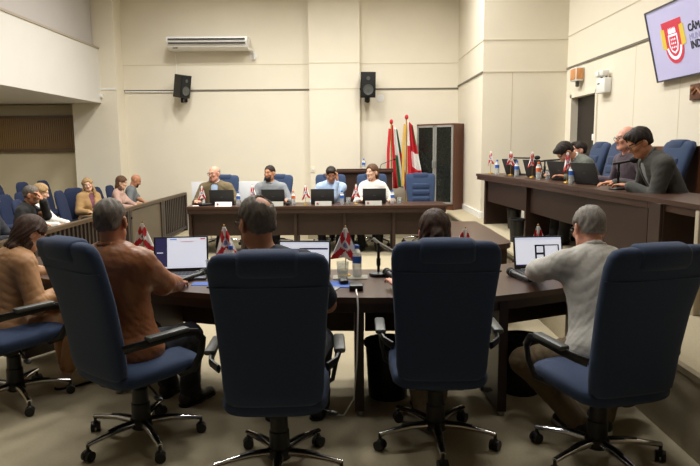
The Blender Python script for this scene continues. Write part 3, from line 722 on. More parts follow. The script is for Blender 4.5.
MB().lathe([(.062, 0), (.064, .012), (.06, .02), (.02, .026), (.012, .03)], 28).build('base', black, t); MB().cyl((0, 0, .02), (0, 0, .21), .0095).build('pole', black, t); MB().cyl((0, 0, .07), (0, 0, .12), .014).build('collar', black, t)
MB().tube([(-.035, .0, .255), (.0, 0, .222), (.10, -.01, .165)], [.009, .012, .009], 10).build('clip', alu, t); MB().ball((0, 0, .215), .016, 10).build('swivel', black, t)
def boom_mic(label, loc, rz, h=.2, l=.3, droop=-.0, head=True):
    t = thing('microphone_stand', label, 'microphone stand', loc, rz, 'desktop microphone stands')
    MB().lathe([(.075, 0), (.076, .012), (.07, .02), (.015, .028)], 26).build('base', black, t); MB().cyl((0, 0, .02), (0, 0, h), .010).build('pole', black, t)
    MB().box((0, 0, h*.6), (.03, .03, .05), .006).build('collar', black, t)
    MB().tube([(-.05, 0, h+.0), (.0, 0, h+.008), (l, 0, h+droop)], .012, 10).build('boom', black, t)
    MB().ball((l+.03, 0, h+droop+.008), .032, 14, (1.4, 1, 1)).build('head', blackm, t)
boom_mic('black boom microphone at the far end of the bench desk', (2.42, 9.62, BZ), R(-18), .23, .34)
boom_mic('black boom microphone above the middle laptops of the bench desk', (2.52, 8.30, BZ), R(-12), .21, .30, .03)
boom_mic('black desktop microphone before the man in the dark grey suit', (2.45, 5.85, BZ), R(-25), .235, .10, .03)
t = thing('gooseneck_microphone', 'thin gooseneck microphone on the rostrum desk by the back wall', 'microphone', (.58, 12.2, ST+.75)); MB().lathe([(.05, 0), (.05, .02), (.01, .03)], 16).build('base', black, t)
MB().tube([(-.0, 0, .03), (.02, 0, .10), (.12, 0, .14), (.26, 0, .19)], .006, 8).build('neck', black, t); MB().ball((.27, 0, .195), .022, 10).build('head', blackm, t)
# things on the near desk
o = MB().prism(rrect(.22, .18, .01), 0, .003).build('mouse_pad', padblue); o.location = (-.09, 3.97, TZ); o.rotation_euler.z = R(-6); tag(o, 'blue mouse pad on the near desk right of the balding man', 'mouse pad')
t = thing('computer_mouse', 'black computer mouse on the blue mouse pad', 'mouse', (-.045, 4.0, TZ+.003), R(10)); MB().loft([sring((0, y, .001+hh/2), (1, 0, 0), (0, 0, 1), w, hh/2, 2.4, 20) for y, w, hh in ((-.052, .012, .01), (-.045, .026, .024), (-.01, .031, .036), (.03, .029, .03), (.05, .02, .016), (.055, .01, .008))]).build('body', black, t); MB().cyl((-.003, .03, .031), (.003, .03, .031), .008).build('wheel', greyplast, t)
t = thing('mobile_phone', 'pale mobile phone lying near the desk edge by the mouse pad', 'phone', (-.12, 3.80, TZ), R(-15)); MB().prism(rrect(.075, .15, .012), 0, .008).build('body', alu, t); MB().prism(rrect(.068, .142, .01), .008, .0086).build('screen', mat('phone_glass', '#8d959c', .15, var=.05), t)
t = thing('power_adapter', 'black power adapter box with white cable hanging off the desk edge', 'adapter', (.035, 3.83, TZ)); MB().box((0, 0, .018), (.085, .13, .036), .008).build('box', black, t)
MB().tube([(0, -.06, .012), (.0, -.12, .014), (.005, -.235, .012), (.008, -.265, -.05), (.0, -.262, -.35), (-.02, -.24, -.6), (-.08, -.2, -.72), (-.16, -.15, -.738), (-.22, -.1, -.70), (-.26, -.05, -.62)], .0045, 8).build('cable', white, t)
o = MB().prism([(-.11, -.075), (.10, -.075), (.11, .07), (-.10, .08)], 0, .002).build('paper_sheet', whitepaper); o.location = (-1.19, 4.02, TZ); tag(o, 'white paper on the desk in front of the grey laptop', 'paper')
o = MB().tube([(-.06, 0, .006), (.0, .004, .006), (.07, 0, .006)], [.004, .006, .004], 8).build('orange_pen', labelor); o.location = (-1.15, 4.07, TZ+.002); tag(o, 'orange pen lying on the white paper', 'pen')
o = MB().prism(rrect(.16, .10, .006), 0, .002).build('blue_card', padblue); o.location = (-.93, 4.02, TZ); tag(o, 'blue card on the near desk beside the black hand microphone', 'card')
o = MB().prism(rrect(.14, .1, .004), 0, .003).build('notepad', whitepaper); o.location = (-2.33, 9.78, TZ); tag(o, 'white slip of paper at the left corner of the far table', 'paper')
for x, l in ((-2.52, 'left white panel standing behind the bald man in the olive jacket'), (-1.72, 'right white panel standing behind the bald man in the olive jacket')):
    t = thing('white_panel', l, 'panel', (x, 10.95, 0)); MB().box((0, 0, .70), (.36, .012, .72), .003).build('sheet', mat('panel_white', '#dcdde0', .3, var=.02), t)
    for s in (-1, 1): MB().tube([(s*.12, -.12, .008), (s*.12, .012, .01), (s*.12, .012, .34)], .008, 8).build('foot', alu, t)
o = MB().box((0, 0, .07), (.18, .26, .14), .01).build('dark_box', blackm); o.location = (2.6, 5.95, BZ); o.scale = (.7, .7, .4); tag(o, 'small black box on the bench desk behind the desktop microphone', 'box')
# standing flags
def pole_flag(label, loc, rz, h, stripes, seed, fringe=False, w=.55):
    t = thing('standing_flag', label, 'flag', loc, rz, 'flags on tall poles')
    MB().lathe([(.15, 0), (.15, .03), (.05, .06), (.02, .09)], 24).build('base', gold, t); MB().cyl((0, 0, .03), (0, 0, h), .014).build('pole', gold, t); MB().ball((0, 0, h+.03), .035, 12, (1, 1, 1.4)).build('finial', flagred, t)
    nu, nv = 30, 30; vs = []; fs = []; mi = []
    for j in range(nv+1):
        v = j/nv
        for i in range(nu+1):
            u = i/nu
            spread = .09+.19*v
            x = .014+u*spread*1.1+.02*v*v
            y = (.03+.035*v)*math.sin(u*15+seed)*min(1, u*4)
            z = h-.02-v*1.18-.10*u*(1-.2*v)-.05*math.sin(u*7.5+seed)*v*.5
            vs.append((x, y, z))
    for j in range(nv):
        for i in range(nu):
            a = j*(nu+1)+i; fs.append((a, a+1, a+nu+2, a+nu+1)); mi.append(stripes((i+.5)/nu, (j+.5)/nv))
    m = MB(); m.v = vs; m.f = fs; m.m = mi
    c = m.build('cloth', [flagwhite, flagred, flaggreen, mat('flag_gold', '#c9a24a', .7, var=.08)], t); c.modifiers.new('thick', 'SOLIDIFY').thickness = .002
    MB().tube([(-.03, -.05, h-.1), (-.06, -.05, h-.5), (-.07, -.05, h-1.25)], 1., 8, flat=(.028, .004), up=(1, 0, 0)).build('ribbon', mat('flag_gold', '#c9a24a', .7) if fringe else flagred, t)
pole_flag('flag on a tall pole with green, white and red cloth, left of two', (.80, 12.3, ST), 0, 1.62, lambda u, v: (1 if u < .22+.1*v else (2 if v > .45 and u < .55 else (0 if u < .72 else (1 if v > .35 else 2)))), 1.)
pole_flag('flag on a tall pole with red and white cloth and gold ribbon, right of two', (1.08, 12.2, ST), 0, 1.70, lambda u, v: (0 if (u > .35 and .45 < v < .72) or (u < .3 and v < .4) else (2 if u > .9 and v < .3 else 1)), 2.2, True)
# ------------------------------------------------------------------ people (signed-distance bodies, meshed once each)
class SDF:
    def __init__(s, lo, hi, h):
        s.lo = np.array(lo, float); s.h = h; s.n = np.ceil((np.array(hi)-s.lo)/h).astype(int)+1
        s.F = np.full(tuple(s.n), .25, np.float32)
    def sl(s, c0, c1, pad):
        a = np.clip(np.floor((np.minimum(c0, c1)-pad-s.lo)/s.h).astype(int), 0, s.n); b = np.clip(np.ceil((np.maximum(c0, c1)+pad-s.lo)/s.h).astype(int)+1, 0, s.n)
        ax = [s.lo[i]+s.h*np.arange(a[i], b[i]) for i in range(3)]
        X, Y, Z = np.meshgrid(*ax, indexing='ij', sparse=True)
        return (slice(a[0], b[0]), slice(a[1], b[1]), slice(a[2], b[2])), X.astype(np.float32), Y.astype(np.float32), Z.astype(np.float32)
    def dist(s, p, infl, X, Y, Z):
        if p[0] == 'cap':
            _, a, b, ra, rb = p; a = np.array(a, np.float32); b = np.array(b, np.float32); d = b-a; L2 = max(float(d@d), 1e-9)
            x, y, z = X-a[0], Y-a[1], Z-a[2]
            t = np.clip((x*d[0]+y*d[1]+z*d[2])/L2, 0, 1)
            return np.sqrt((x-t*d[0])**2+(y-t*d[1])**2+(z-t*d[2])**2)-(ra+(rb-ra)*t)-infl
        _, c, M, rad = p
        x, y, z = X-c[0], Y-c[1], Z-c[2]; r = np.array(rad)+infl
        u = (x*M[0][0]+y*M[0][1]+z*M[0][2]); v = (x*M[1][0]+y*M[1][1]+z*M[1][2]); w = (x*M[2][0]+y*M[2][1]+z*M[2][2])
        k0 = np.sqrt((u/r[0])**2+(v/r[1])**2+(w/r[2])**2); k1 = np.sqrt((u/r[0]**2)**2+(v/r[1]**2)**2+(w/r[2]**2)**2)+1e-6
        return k0*(k0-1)/k1
    def bb(s, p, infl):
        if p[0] == 'cap': m = max(p[3], p[4])+infl; a, b = np.array(p[1]), np.array(p[2]); return np.minimum(a, b)-m, np.maximum(a, b)+m
        m = max(p[3])+infl; c = np.array(p[1]); return c-m, c+m
    def add(s, p, k=.02, infl=0.):
        a, b = s.bb(p, infl); q, X, Y, Z = s.sl(a, b, k+.03)
        if 0 in s.F[q].shape: return
        d = s.dist(p, infl, X, Y, Z); f = s.F[q]; h = np.maximum(k-np.abs(d-f), 0)
        s.F[q] = np.minimum(d, f)-h*h/(4*k+1e-9)
    def sub(s, p, k=.008, infl=0.):
        a, b = s.bb(p, infl); q, X, Y, Z = s.sl(a, b, k+.03)
        if 0 in s.F[q].shape: return
        d = -s.dist(p, infl, X, Y, Z); f = s.F[q]; h = np.maximum(k-np.abs(d-f), 0)
        s.F[q] = np.maximum(d, f)+h*h/(4*k+1e-9)
    def fn(s, f):
        q, X, Y, Z = s.sl(s.lo, s.lo+s.h*(s.n-1), 0); f(s.F, X, Y, Z)
    def mesh(s, name, m, smooth=1):
        s.F[0], s.F[-1] = .05, .05; s.F[:, 0] = s.F[:, -1] = .05; s.F[:, :, 0] = s.F[:, :, -1] = .05
        g = openvdb.FloatGrid(.25); g.copyFromArray(np.ascontiguousarray(s.F))
        v, q = g.convertToQuads(isovalue=0.) if hasattr(g, 'convertToQuads') else (lambda r: (r[0], r[2]))(g.convertToPolygons(isovalue=0.))
        v = v*s.h+s.lo
        me = bpy.data.meshes.new(name)
        q = q[:, ::1].astype(np.int32)
        # orientation from the signed volume
        a, b, c_ = v[q[:, 0]], v[q[:, 1]], v[q[:, 2]]
        if np.einsum('ij,ij->i', a, np.cross(b, c_)).sum() < 0: q = q[:, ::-1]
        me.vertices.add(len(v)); me.vertices.foreach_set('co', v.astype(np.float32).ravel())
        me.loops.add(q.size); me.loops.foreach_set('vertex_index', np.ascontiguousarray(q).ravel())
        me.polygons.add(len(q)); me.polygons.foreach_set('loop_start', np.arange(0, q.size, 4, dtype=np.int32))
        me.update(calc_edges=True); me.validate()
        for x in (m if isinstance(m, (list, tuple)) else [m]): me.materials.append(x)
        me.shade_smooth()
        return me
def folds(X, Y, Z, ph):
    """irregular cloth creases: a few warped ridged waves of unrelated directions"""
    r = np.random.RandomState(int(ph)+3); out = 0
    wx = .035*np.sin(13*Z+2*ph)+.02*np.sin(29*Y+ph); wz = .04*np.sin(15*X+ph)+.02*np.sin(23*Y)
    for i in range(5):
        d = nrm([r.randn(), r.randn(), r.randn()*1.6]); w = 30+18*i+r.rand()*10
        s_ = np.sin(w*((X+wx)*d[0]+Y*d[1]+(Z+wz)*d[2])+r.rand()*6)
        out = out+(1-2*np.abs(s_)**.8)*(.8-.12*i)*(.35+.65*(np.sin(7*X+9*Z+5*Y+i*2+ph) > -.2))
    return out*.42
def nrm(v): v = np.array(v, float); return v/max(np.linalg.norm(v), 1e-9)
def ik(a, t, l1, l2, hint):
    a, t = np.array(a, float), np.array(t, float); d = t-a; D = np.linalg.norm(d); mx = (l1+l2)*.985
    if D > mx: t = a+d/D*mx; D = mx
    u = d/np.linalg.norm(d); x = (l1*l1-l2*l2+D*D)/(2*D); y = math.sqrt(max(l1*l1-x*x, 0))
    h = np.array(hint, float); h = nrm(h-u*(h@u))
    return a+u*x+h*y, t
def rotm(yaw, pitch, roll):
    """columns: right, forward, up; yaw left positive, pitch down positive, roll to the right positive"""
    M = Matrix.Rotation(R(yaw), 3, 'Z') @ Matrix.Rotation(R(-pitch), 3, 'X') @ Matrix.Rotation(R(roll), 3, 'Y')
    return np.array(M)
def person(label, loc, rz, skin='fair', h=.009, lean=5, bend=0, twist=0, head=(0, 0, 0), hands=None, hints=None, feet=None, seat=.47, size=1., female=False, belly=0.,
           top='shirt', topm=None, inner=None, trousers=None, shoem=None, hair='short', hairm=None, glasses=False, beard=0, sleeve=1., collar=True, hemdrop=0., lap=True, sole=None, kneesplit=.10, watch=False, grip=None, scale=1., thick=1., bare_ankle=False):
    root = thing('person', label, 'person', loc, R(rz)); root.scale = (scale,)*3
    W2L = (Matrix.Translation(loc) @ Matrix.Rotation(R(rz), 4, 'Z') @ Matrix.Scale(scale, 4)).inverted()
    toL = lambda p: np.array(W2L @ Vector(p))
    sh = (.165 if female else .19)*thick; hp = .095
    B = rotm(twist*.4, lean, bend); r0, f0, u0 = B[:, 0], B[:, 1], B[:, 2]
    H = np.array([0, 0, seat+.10])
    T = rotm(twist, lean*1.25, bend*1.2); r1, f1, u1 = T[:, 0], T[:, 1], T[:, 2]
    mid = H+u0*.24
    Nk = mid+u1*.27
    HR = rotm(twist+head[0], lean*.5+head[1], bend*.5+head[2]); hr, hf, hu = HR[:, 0], HR[:, 1], HR[:, 2]
    nd = nrm(u1*.6+hu*.4+f1*.18)
    Hc = Nk+nd*.075+hu*.10+hf*.012
    HP = lambda x, y, z: Hc+hr*x+hf*y+hu*z
    HM = [hr, hf, hu]
    tor = [('ell', H+f0*.0, [r0, f0, u0], (.175*thick, .13, .12)), ('ell', H+u0*.14+f0*(.012+belly*.5), [r0, f0, u0], ((.145 if female else .155)*thick+belly*.3, .112+belly*.6, .15)),
           ('ell', mid+u1*.10+f1*.005, [r1, f1, u1], ((.145 if female else .165)*thick, .115, .19)), ('cap', Nk-u1*.055-r1*(sh-.04), Nk-u1*.055+r1*(sh-.04), .062, .062), ('cap', Nk-u1*.02-r1*.05, Nk-u1*.02+r1*.05, .055, .055)]
    if female: tor += [('ell', mid+u1*.08+f1*.085+r1*s*.068, [r1, f1, u1], (.062, .058, .068)) for s in (-1, 1)]
    neck = ('cap', Nk-u1*.03, HP(0, -.018, -.055), .058 if not female else .048, .054 if not female else .045)
    arms = []; hnd = []
    for s in (-1, 1):
        S = Nk-u1*.06+r1*s*sh
        tgt = (hands or {}).get('L' if s < 0 else 'R')
        tgt = toL(tgt) if tgt is not None else H+np.array([s*.12, .30, .09])
        hint = (hints or {}).get('L' if s < 0 else 'R', (s*.55, -.35, -1.))
        E, Wr = ik(S, tgt, .285, .25, hint)
        arms.append((S, E, Wr, s)); 
    legs = []
    for s in (-1, 1):
        hj = H+np.array([s*hp, .01, -.015])
        ft_ = (feet or {}).get('L' if s < 0 else 'R'); ft_ = toL(ft_) if ft_ is not None else np.array([s*.13, .46, 0])
        A = np.array([ft_[0], ft_[1], .085]); fd = nrm([s*.18, 1, 0])
        K, A = ik(hj, A, .43, .42, (s*kneesplit*3, .8, 1.2)); legs.append((hj, K, A, fd, s))
    def armp(E): return 
    # ---- body
    lo = np.array([-.62, -.45, -.02]); hi = np.array([.62, .95, 1.45])
    allp = np.array([Hc, Hc+hu*.16, Hc-hf*.16]+[x for a in arms for x in a[:3]]+[x for l in legs for x in (l[1], l[2], l[2]+l[3]*.2)]+[H])
    lo = allp.min(0)-.16; hi = allp.max(0)+.16; lo[2] = max(lo[2], -.03)
    S_ = SDF(lo, hi, h)
    for p in tor: S_.add(p, .07)
    S_.add(neck, .035)
    for hj, K, A, fd, s in legs:
        S_.add(('cap', hj, K, .08, .056), .05); S_.add(('cap', K, K+(A-K)*.35, .054, .055), .03); S_.add(('cap', K+(A-K)*.3, A, .055, .037), .03); S_.add(('cap', A-np.array([0, 0, .045])-fd*.03, A-np.array([0, 0, .055])+fd*.14, .034, .026), .03)
    gr = grip or {}
    for S, E, Wr, s in arms:
        S_.add(('cap', S, E, .050*thick, .039), .04); S_.add(('cap', E, E+(Wr-E)*.4, .041, .038), .02); S_.add(('cap', E+(Wr-E)*.35, Wr, .038, .026), .02)
        fd = nrm(Wr-E); 
        down = np.array([0, 0, -1.]); gdir = gr.get('L' if s < 0 else 'R')
        if gdir is not None: fd = nrm(gdir)
        elif abs(fd[2]) < .8: fd = nrm(fd*np.array([1, 1, .35]))
        pn = nrm(down-fd*(down@fd)) if abs(fd[2]) < .9 else nrm(np.array([-s, 0, 0])-fd*(-s*fd[0]))
        sd = nrm(np.cross(pn, fd))*(1 if s > 0 else -1)   # towards the thumb side
        if (sd@np.array([-s, 0, 0])) < 0 and abs(sd[0]) > .2: sd = -sd
        pc = Wr+fd*.048
        S_.add(('ell', pc, [sd, fd, pn], (.041, .05, .017)), .022)
        for i, (o, ln) in enumerate(((.031, .07), (.0105, .08), (-.0105, .075), (-.031, .058))):
            b0 = Wr+fd*.088+sd*o; d1 = nrm(fd+pn*.25+sd*o*3); d2 = nrm(fd*.75+pn*.75); d3 = nrm(fd*.3+pn)
            p1 = b0+d1*ln*.5; p2 = p1+d2*ln*.32; p3 = p2+d3*ln*.22
            S_.add(('cap', b0-fd*.012, p1, .0098, .0088), .006); S_.add(('cap', p1, p2, .0088, .008), .004); S_.add(('cap', p2, p3, .008, .0072), .004)
        t0 = Wr+fd*.022+sd*.028; t1 = t0+nrm(sd*.8+fd*.7+pn*.3)*.038; t2 = t1+nrm(fd+pn*.35+sd*.25)*.034
        S_.add(('cap', t0-sd*.01, t1, .0145, .011), .01); S_.add(('cap', t1, t2, .011, .0088), .005)
    # head
    fh = .95 if female else 1.
    S_.add(('ell', HP(0, -.014, .03), HM, (.076, .096, .09)), .02)
    S_.add(('ell', HP(0, .026, -.035), HM, (.060*fh, .064, .078)), .035)
    S_.add(('cap', HP(-.018*fh, .064, -.092), HP(.018*fh, .064, -.092), .021*fh, .021*fh), .03)
    S_.add(('cap', HP(-.045, .02, -.07), HP(-.02, .055, -.09), .022, .02), .03); S_.add(('cap', HP(.045, .02, -.07), HP(.02, .055, -.09), .022, .02), .03)
    S_.add(('cap', HP(-.03, .076, .027), HP(.03, .076, .027), .012, .012), .02)
    S_.sub(('ell', HP(-.031, .096, .006), HM, (.02, .016, .012)), .014); S_.sub(('ell', HP(.031, .096, .006), HM, (.02, .016, .012)), .014)
    S_.add(('cap', HP(0, .085, .012), HP(0, .107, -.026), .009, .0125), .014)
    for s in (-1, 1):
        S_.add(('ell', HP(s*.011, .094, -.030), HM, (.010, .011, .009)), .008)
        S_.add(('ell', HP(s*.031, .073, .005), HM, (.0145, .0125, .0105)), .004)
        S_.add(('ell', HP(s*.04, .066, -.02), HM, (.022, .016, .016)), .02)
        S_.add(('ell', HP(s*.084, -.012, -.010), [nrm(hr+hf*s*.5), nrm(hf-hr*s*.5), hu], (.009, .021, .034)), .008)
        S_.add(('ell', HP(s*.079, -.004, -.032), HM, (.008, .012, .012)), .008)
    S_.add(('ell', HP(0, .083, -.053), HM, (.024, .012, .0065)), .008); S_.add(('ell', HP(0, .081, -.065), HM, (.021, .012, .0075)), .006)
    me = S_.mesh('body', [skinmats[skin], lipm, eyew, eyed, hairm])
    n = len(me.polygons); cen = np.empty(n*3, np.float32); me.polygons.foreach_get('center', cen); cen = cen.reshape(-1, 3)-Hc
    lx, ly, lz = cen@hr, cen@hf, cen@hu; mi = np.zeros(n, np.int32)
    lip = (np.abs(lx) < .021) & (ly > .083) & (lz < -.049) & (lz > -.069); mi[lip] = 1
    ex = np.abs(lx)-.031; eye = (ex**2/.0135**2+(lz-.005)**2/.0075**2 < 1) & (ly > .06); mi[eye] = 2
    iris = (ex**2+(lz-.005)**2 < .0065**2) & (ly > .06); mi[iris] = 3
    brow = (np.abs(ex) < .019) & (np.abs(lz-.031+ex*ex*14) < (.0032 if female else .0045)) & (ly > .05); mi[brow] = 4
    me.polygons.foreach_set('material_index', mi)
    body = link('body', me, root)
    # ---- clothing
    infl = {'jacket': .020, 'leather': .022, 'suit': .018, 'blazer': .016, 'coat': .022}.get(top, .011)
    openf = top in ('jacket', 'suit', 'blazer', 'coat') and inner is not None
    def garment(name, m_, infl, sleeve, opened, hem, wr=.004):
        g = SDF(lo, hi, max(h, .007) if h < .008 else h)
        for p in tor: g.add(p, .07, infl)
        if hem: g.add(('ell', H+f0*.01-u0*.03, [r0, f0, u0], (.19*thick+infl, .15+infl, .13)), .06)
        if sleeve:
            for S, E, Wr, s in arms:
                if sleeve >= 1:
                    g.add(('cap', S, E, .052*thick+infl, .046+infl), .045); g.add(('cap', E, E+(Wr-E)*.94, .047+infl, .034+infl*.8), .02)
                else: g.add(('cap', S, S+(E-S)*sleeve*1.6, .054*thick+infl, .056+infl), .045)
        ph = sum(map(ord, label)) % 7
        def fold(F, X, Y, Z):
            F += (wr*.95*folds(X, Y, Z, ph)).astype(np.float32)
        g.fn(fold)
        if opened:
            a_, b_ = Nk+f1*.10-u1*.03, H+u0*.20+f0*.17
            g.sub(('cap', a_, b_, .055, .012), .006); g.sub(('cap', a_+f1*.05, b_+f0*.05, .07, .015), .006)
        g.sub(('cap', Nk-u1*.005+f1*.012, Nk+nd*.14, .058 if female else .064, .07), .008)
        if not sleeve or sleeve < 1:
            pass
        me = g.mesh(name, m_); return link(name, me, root)
    if openf: garment('shirt', inner, .009, 0, False, False, .002)
    tn = {'jacket': 'jacket', 'leather': 'jacket', 'suit': 'suit_jacket', 'blazer': 'blazer', 'coat': 'coat', 'tee': 't_shirt', 'sweater': 'sweater', 'shirt': 'shirt', 'blouse': 'blouse'}[top]
    gar = garment(tn, topm, infl, sleeve, openf, top in ('jacket', 'leather', 'suit', 'blazer', 'coat'), .0045 if top in ('jacket', 'leather', 'suit', 'blazer', 'coat') else .003)
    if collar:
        g = SDF(Nk-.2, Nk+.2, min(h, .008)); rr = .066 if not female else .058
        for i in range(14):
            a0, a1 = 2*PI*i/14, 2*PI*(i+1)/14
            pt = lambda a: Nk+u1*(.028-.022*math.sin(a)-.0)+r1*rr*math.cos(a)*1.08+f1*(rr*math.sin(a)+.012)+nd*.01
            if openf or top in ('shirt',):
                if 1.2 < (a0+a1)/2 < 1.95: continue
            g.add(('cap', pt(a0), pt(a1), .016, .016), .01)
        link('collar', g.mesh('collar', topm), gar)
        if openf:
            g = SDF(Nk-.2, Nk+.2, min(h, .007))
            for i in range(12):
                a0, a1 = 2*PI*i/12, 2*PI*(i+1)/12
                pt = lambda a: Nk+u1*(.044-.026*math.sin(a))+r1*.060*math.cos(a)*1.05+f1*(.06*math.sin(a)+.014)+nd*.01
                if 1.25 < (a0+a1)/2 < 1.9: continue
                g.add(('cap', pt(a0), pt(a1), .011, .011), .008)
            link('shirt_collar', g.mesh('shirt_collar', inner), root)
    g = SDF(lo, hi, max(h, .007) if h < .008 else h)
    g.add(tor[0], .06, .010); g.add(('ell', H+u0*.06, [r0, f0, u0], (.16*thick, .115+belly*.3, .09)), .05, .008)
    for hj, K, A, fd, s in legs:
        e = .80 if bare_ankle else .96
        g.add(('cap', hj, K, .086, .064), .05, .008); g.add(('cap', K, K+(A-K)*e, .064, .052), .03, .006)
        if not bare_ankle: g.add(('cap', K+(A-K)*.8, K+(A-K)*1.02, .052, .058), .03)
    def fold(F, X, Y, Z): F += (.006*folds(X, Y, Z, 3)).astype(np.float32)
    g.fn(fold); link('trousers', g.mesh('trousers', trousers), root)
    for hj, K, A, fd, s in legs:
        g = SDF(A+np.array([-.22, -.22, -.10]), A+np.array([.22, .26, .12]), .008 if h < .008 else .01)
        gz = np.array([0, 0, 1.]); base = np.array([A[0], A[1], 0])
        g.add(('cap', base-fd*.045+gz*.045, base+fd*.05+gz*.05, .042, .042), .03); g.add(('cap', base+fd*.05+gz*.04, base+fd*.165+gz*.032, .043, .030), .03); g.add(('cap', base-fd*.03+gz*.05, base-fd*.01+gz*.085, .042, .043), .02)
        def flat(F, X, Y, Z): np.maximum(F, (.006-Z), out=F)
        g.fn(flat); so = link('shoe', g.mesh('shoe', shoem), root)
        g = SDF(A+np.array([-.22, -.22, -.10]), A+np.array([.22, .26, .0]), .007)
        g.add(('cap', base-fd*.045+gz*.012, base+fd*.05+gz*.012, .044, .046), .02); g.add(('cap', base+fd*.05+gz*.012, base+fd*.168+gz*.012, .046, .034), .02)
        def flat(F, X, Y, Z): np.maximum(F, np.maximum(.001-Z, Z-(.028 if sole else .014)), out=F)
        g.fn(flat); link('sole', g.mesh('sole', sole or blackm), so)
    # ---- hair
    hh = min(h, .0065)
    def hairmesh(name, build, m_):
        g = SDF(Hc-.30, Hc+.22, hh); build(g)
        def str_(F, X, Y, Z):
            x = (X-Hc[0])*hr[0]+(Y-Hc[1])*hr[1]+(Z-Hc[2])*hr[2]; y = (X-Hc[0])*hf[0]+(Y-Hc[1])*hf[1]+(Z-Hc[2])*hf[2]
            an = np.arctan2(x, y); zz = Z-Hc[2]; F += (.0014*np.sin(an*38+3*np.sin(60*zz))+.0022*np.sin(an*15+5*np.sin(24*zz)+40*zz)+.0016*np.sin(90*x+40*y)*np.sin(70*y+55*zz)).astype(np.float32)
        g.fn(str_)
        return link(name, g.mesh(name, m_), root)
    def facecut(g, up=0., w=.0):
        g.sub(('ell', HP(0, .104, -.010+up), HM, (.074+w, .070, .088)), .018)
        g.sub(('ell', HP(0, .03, -.09), HM, (.085, .075, .075)), .008)
        for s in (-1, 1): g.sub(('ell', HP(s*.088, .004, -.012), HM, (.028, .034, .046)), .012); g.sub(('ell', HP(s*.08, .05, -.02), HM, (.03, .034, .05)), .016)
    if hair in ('short', 'crop', 'thin', 'bald', 'volume'):
        t_ = {'short': .009, 'crop': .004, 'thin': .006, 'bald': .003, 'volume': .014}[hair]
        def b(g):
            g.add(('ell', HP(0, -.016, .034), HM, (.077, .097, .09)), .01, t_); g.add(('cap', HP(-.03, -.064, -.03), HP(.03, -.064, -.03), .027, .027), .03, t_*.35)
            if hair in ('short', 'volume'): g.add(('ell', HP(.015, .05, .098), HM, (.05, .042, .026)), .02)
            facecut(g)
            g.sub(('cap', HP(-.1, -.065, -.108), HP(.1, -.065, -.108), .05, .05), .03)
            if hair == 'thin': g.sub(('ell', HP(.022, -.075, .108), HM, (.042, .045, .042)), .008); g.sub(('ell', HP(0, .07, .11), HM, (.06, .05, .05)), .01)
            if hair == 'bald': g.sub(('ell', HP(0, .012, .10), HM, (.088, .13, .098)), .02)
        hairmesh('hair', b, hairm)
    elif hair in ('bob', 'long', 'pony'):
        def b(g):
            g.add(('ell', HP(0, -.016, .034), HM, (.078, .098, .091)), .01, .014)
            if hair == 'bob':
                g.add(('ell', HP(0, -.045, -.03), HM, (.095, .075, .11)), .03)
                for s in (-1, 1): g.add(('cap', HP(s*.078, .0, .03), HP(s*.090, .0, -.15), .03, .024), .03)
                g.add(('cap', HP(-.055, -.07, -.14), HP(.055, -.07, -.14), .034, .034), .04)
            if hair == 'long':
                for s in (-1, 1):
                    g.add(('cap', HP(s*.075, .0, .04), HP(s*.092, .015, -.12), .028, .03), .03); g.add(('cap', HP(s*.092, .015, -.12), HP(s*.085, .05, -.21), .03, .018), .03)
                g.add(('ell', HP(0, -.055, -.06), HM, (.09, .055, .13)), .03)
            if hair == 'pony':
                g.add(('cap', HP(-.04, -.06, -.03), HP(.04, -.06, -.03), .035, .035), .03)
                pts = [HP(0, -.095, .01), HP(0, -.118, -.01), HP(0, -.122, -.07), HP(0, -.115, -.15), HP(.01, -.11, -.23)]
                for i, (p, q) in enumerate(zip(pts, pts[1:])): g.add(('cap', p, q, (.024, .032, .034, .026)[i], (.032, .034, .026, .012)[i]), .02)
            facecut(g, 0, -.004)
            if hair == 'pony': g.sub(('cap', HP(-.1, -.04, -.105), HP(.1, -.04, -.105), .04, .04), .008)
        hairmesh('hair', b, hairm)
    if beard:
        def b(g):
            g.add(('ell', HP(0, .026, -.04), HM, (.060, .064, .078)), .02, .003); g.add(('cap', HP(-.018, .066, -.094), HP(.018, .066, -.094), .021, .021), .03, .002+.008*(beard > 1))
            g.sub(('ell', HP(0, .06, .03), HM, (.10, .10, .072)), .012); g.sub(('ell', HP(0, .10, -.059), HM, (.024, .04, .013)), .006)
            for s in (-1, 1): g.sub(('ell', HP(s*.045, .085, -.03), HM, (.03, .03, .024)), .01)
            g.sub(('ell', HP(0, -.05, -.06), HM, (.1, .06, .12)), .01); g.sub(('ell', HP(0, .105, -.03), HM, (.016, .03, .014)), .005)
        g = SDF(Hc-.2, Hc+.2, min(h, .006)); b(g); link('beard', g.mesh('beard', hairm), root)
    if glasses:
        m = MB()
        for s in (-1, 1):
            cc = HP(s*.033, .101, .004); ring = [cc+hr*.026*math.cos(a)+hu*.019*math.sin(a) for a in np.linspace(0, 2*PI, 17)]
            m.tube([tuple(p) for p in ring], .0022, 6); m.tube([tuple(HP(s*.059, .098, .01)), tuple(HP(s*.078, .06, .01)), tuple(HP(s*.084, -.01, .012))], .0022, 6)
        m.tube([tuple(HP(-.008, .104, .008)), tuple(HP(.008, .104, .008))], .0022, 6); m.build('glasses', black, root)
    if watch:
        S, E, Wr, s = arms[1]; d_ = nrm(Wr-E); c0 = Wr-d_*.03
        MB().tube([tuple(c0-d_*.012), tuple(c0+d_*.012)], .033, 16).build('wristwatch', black, root)
    return root

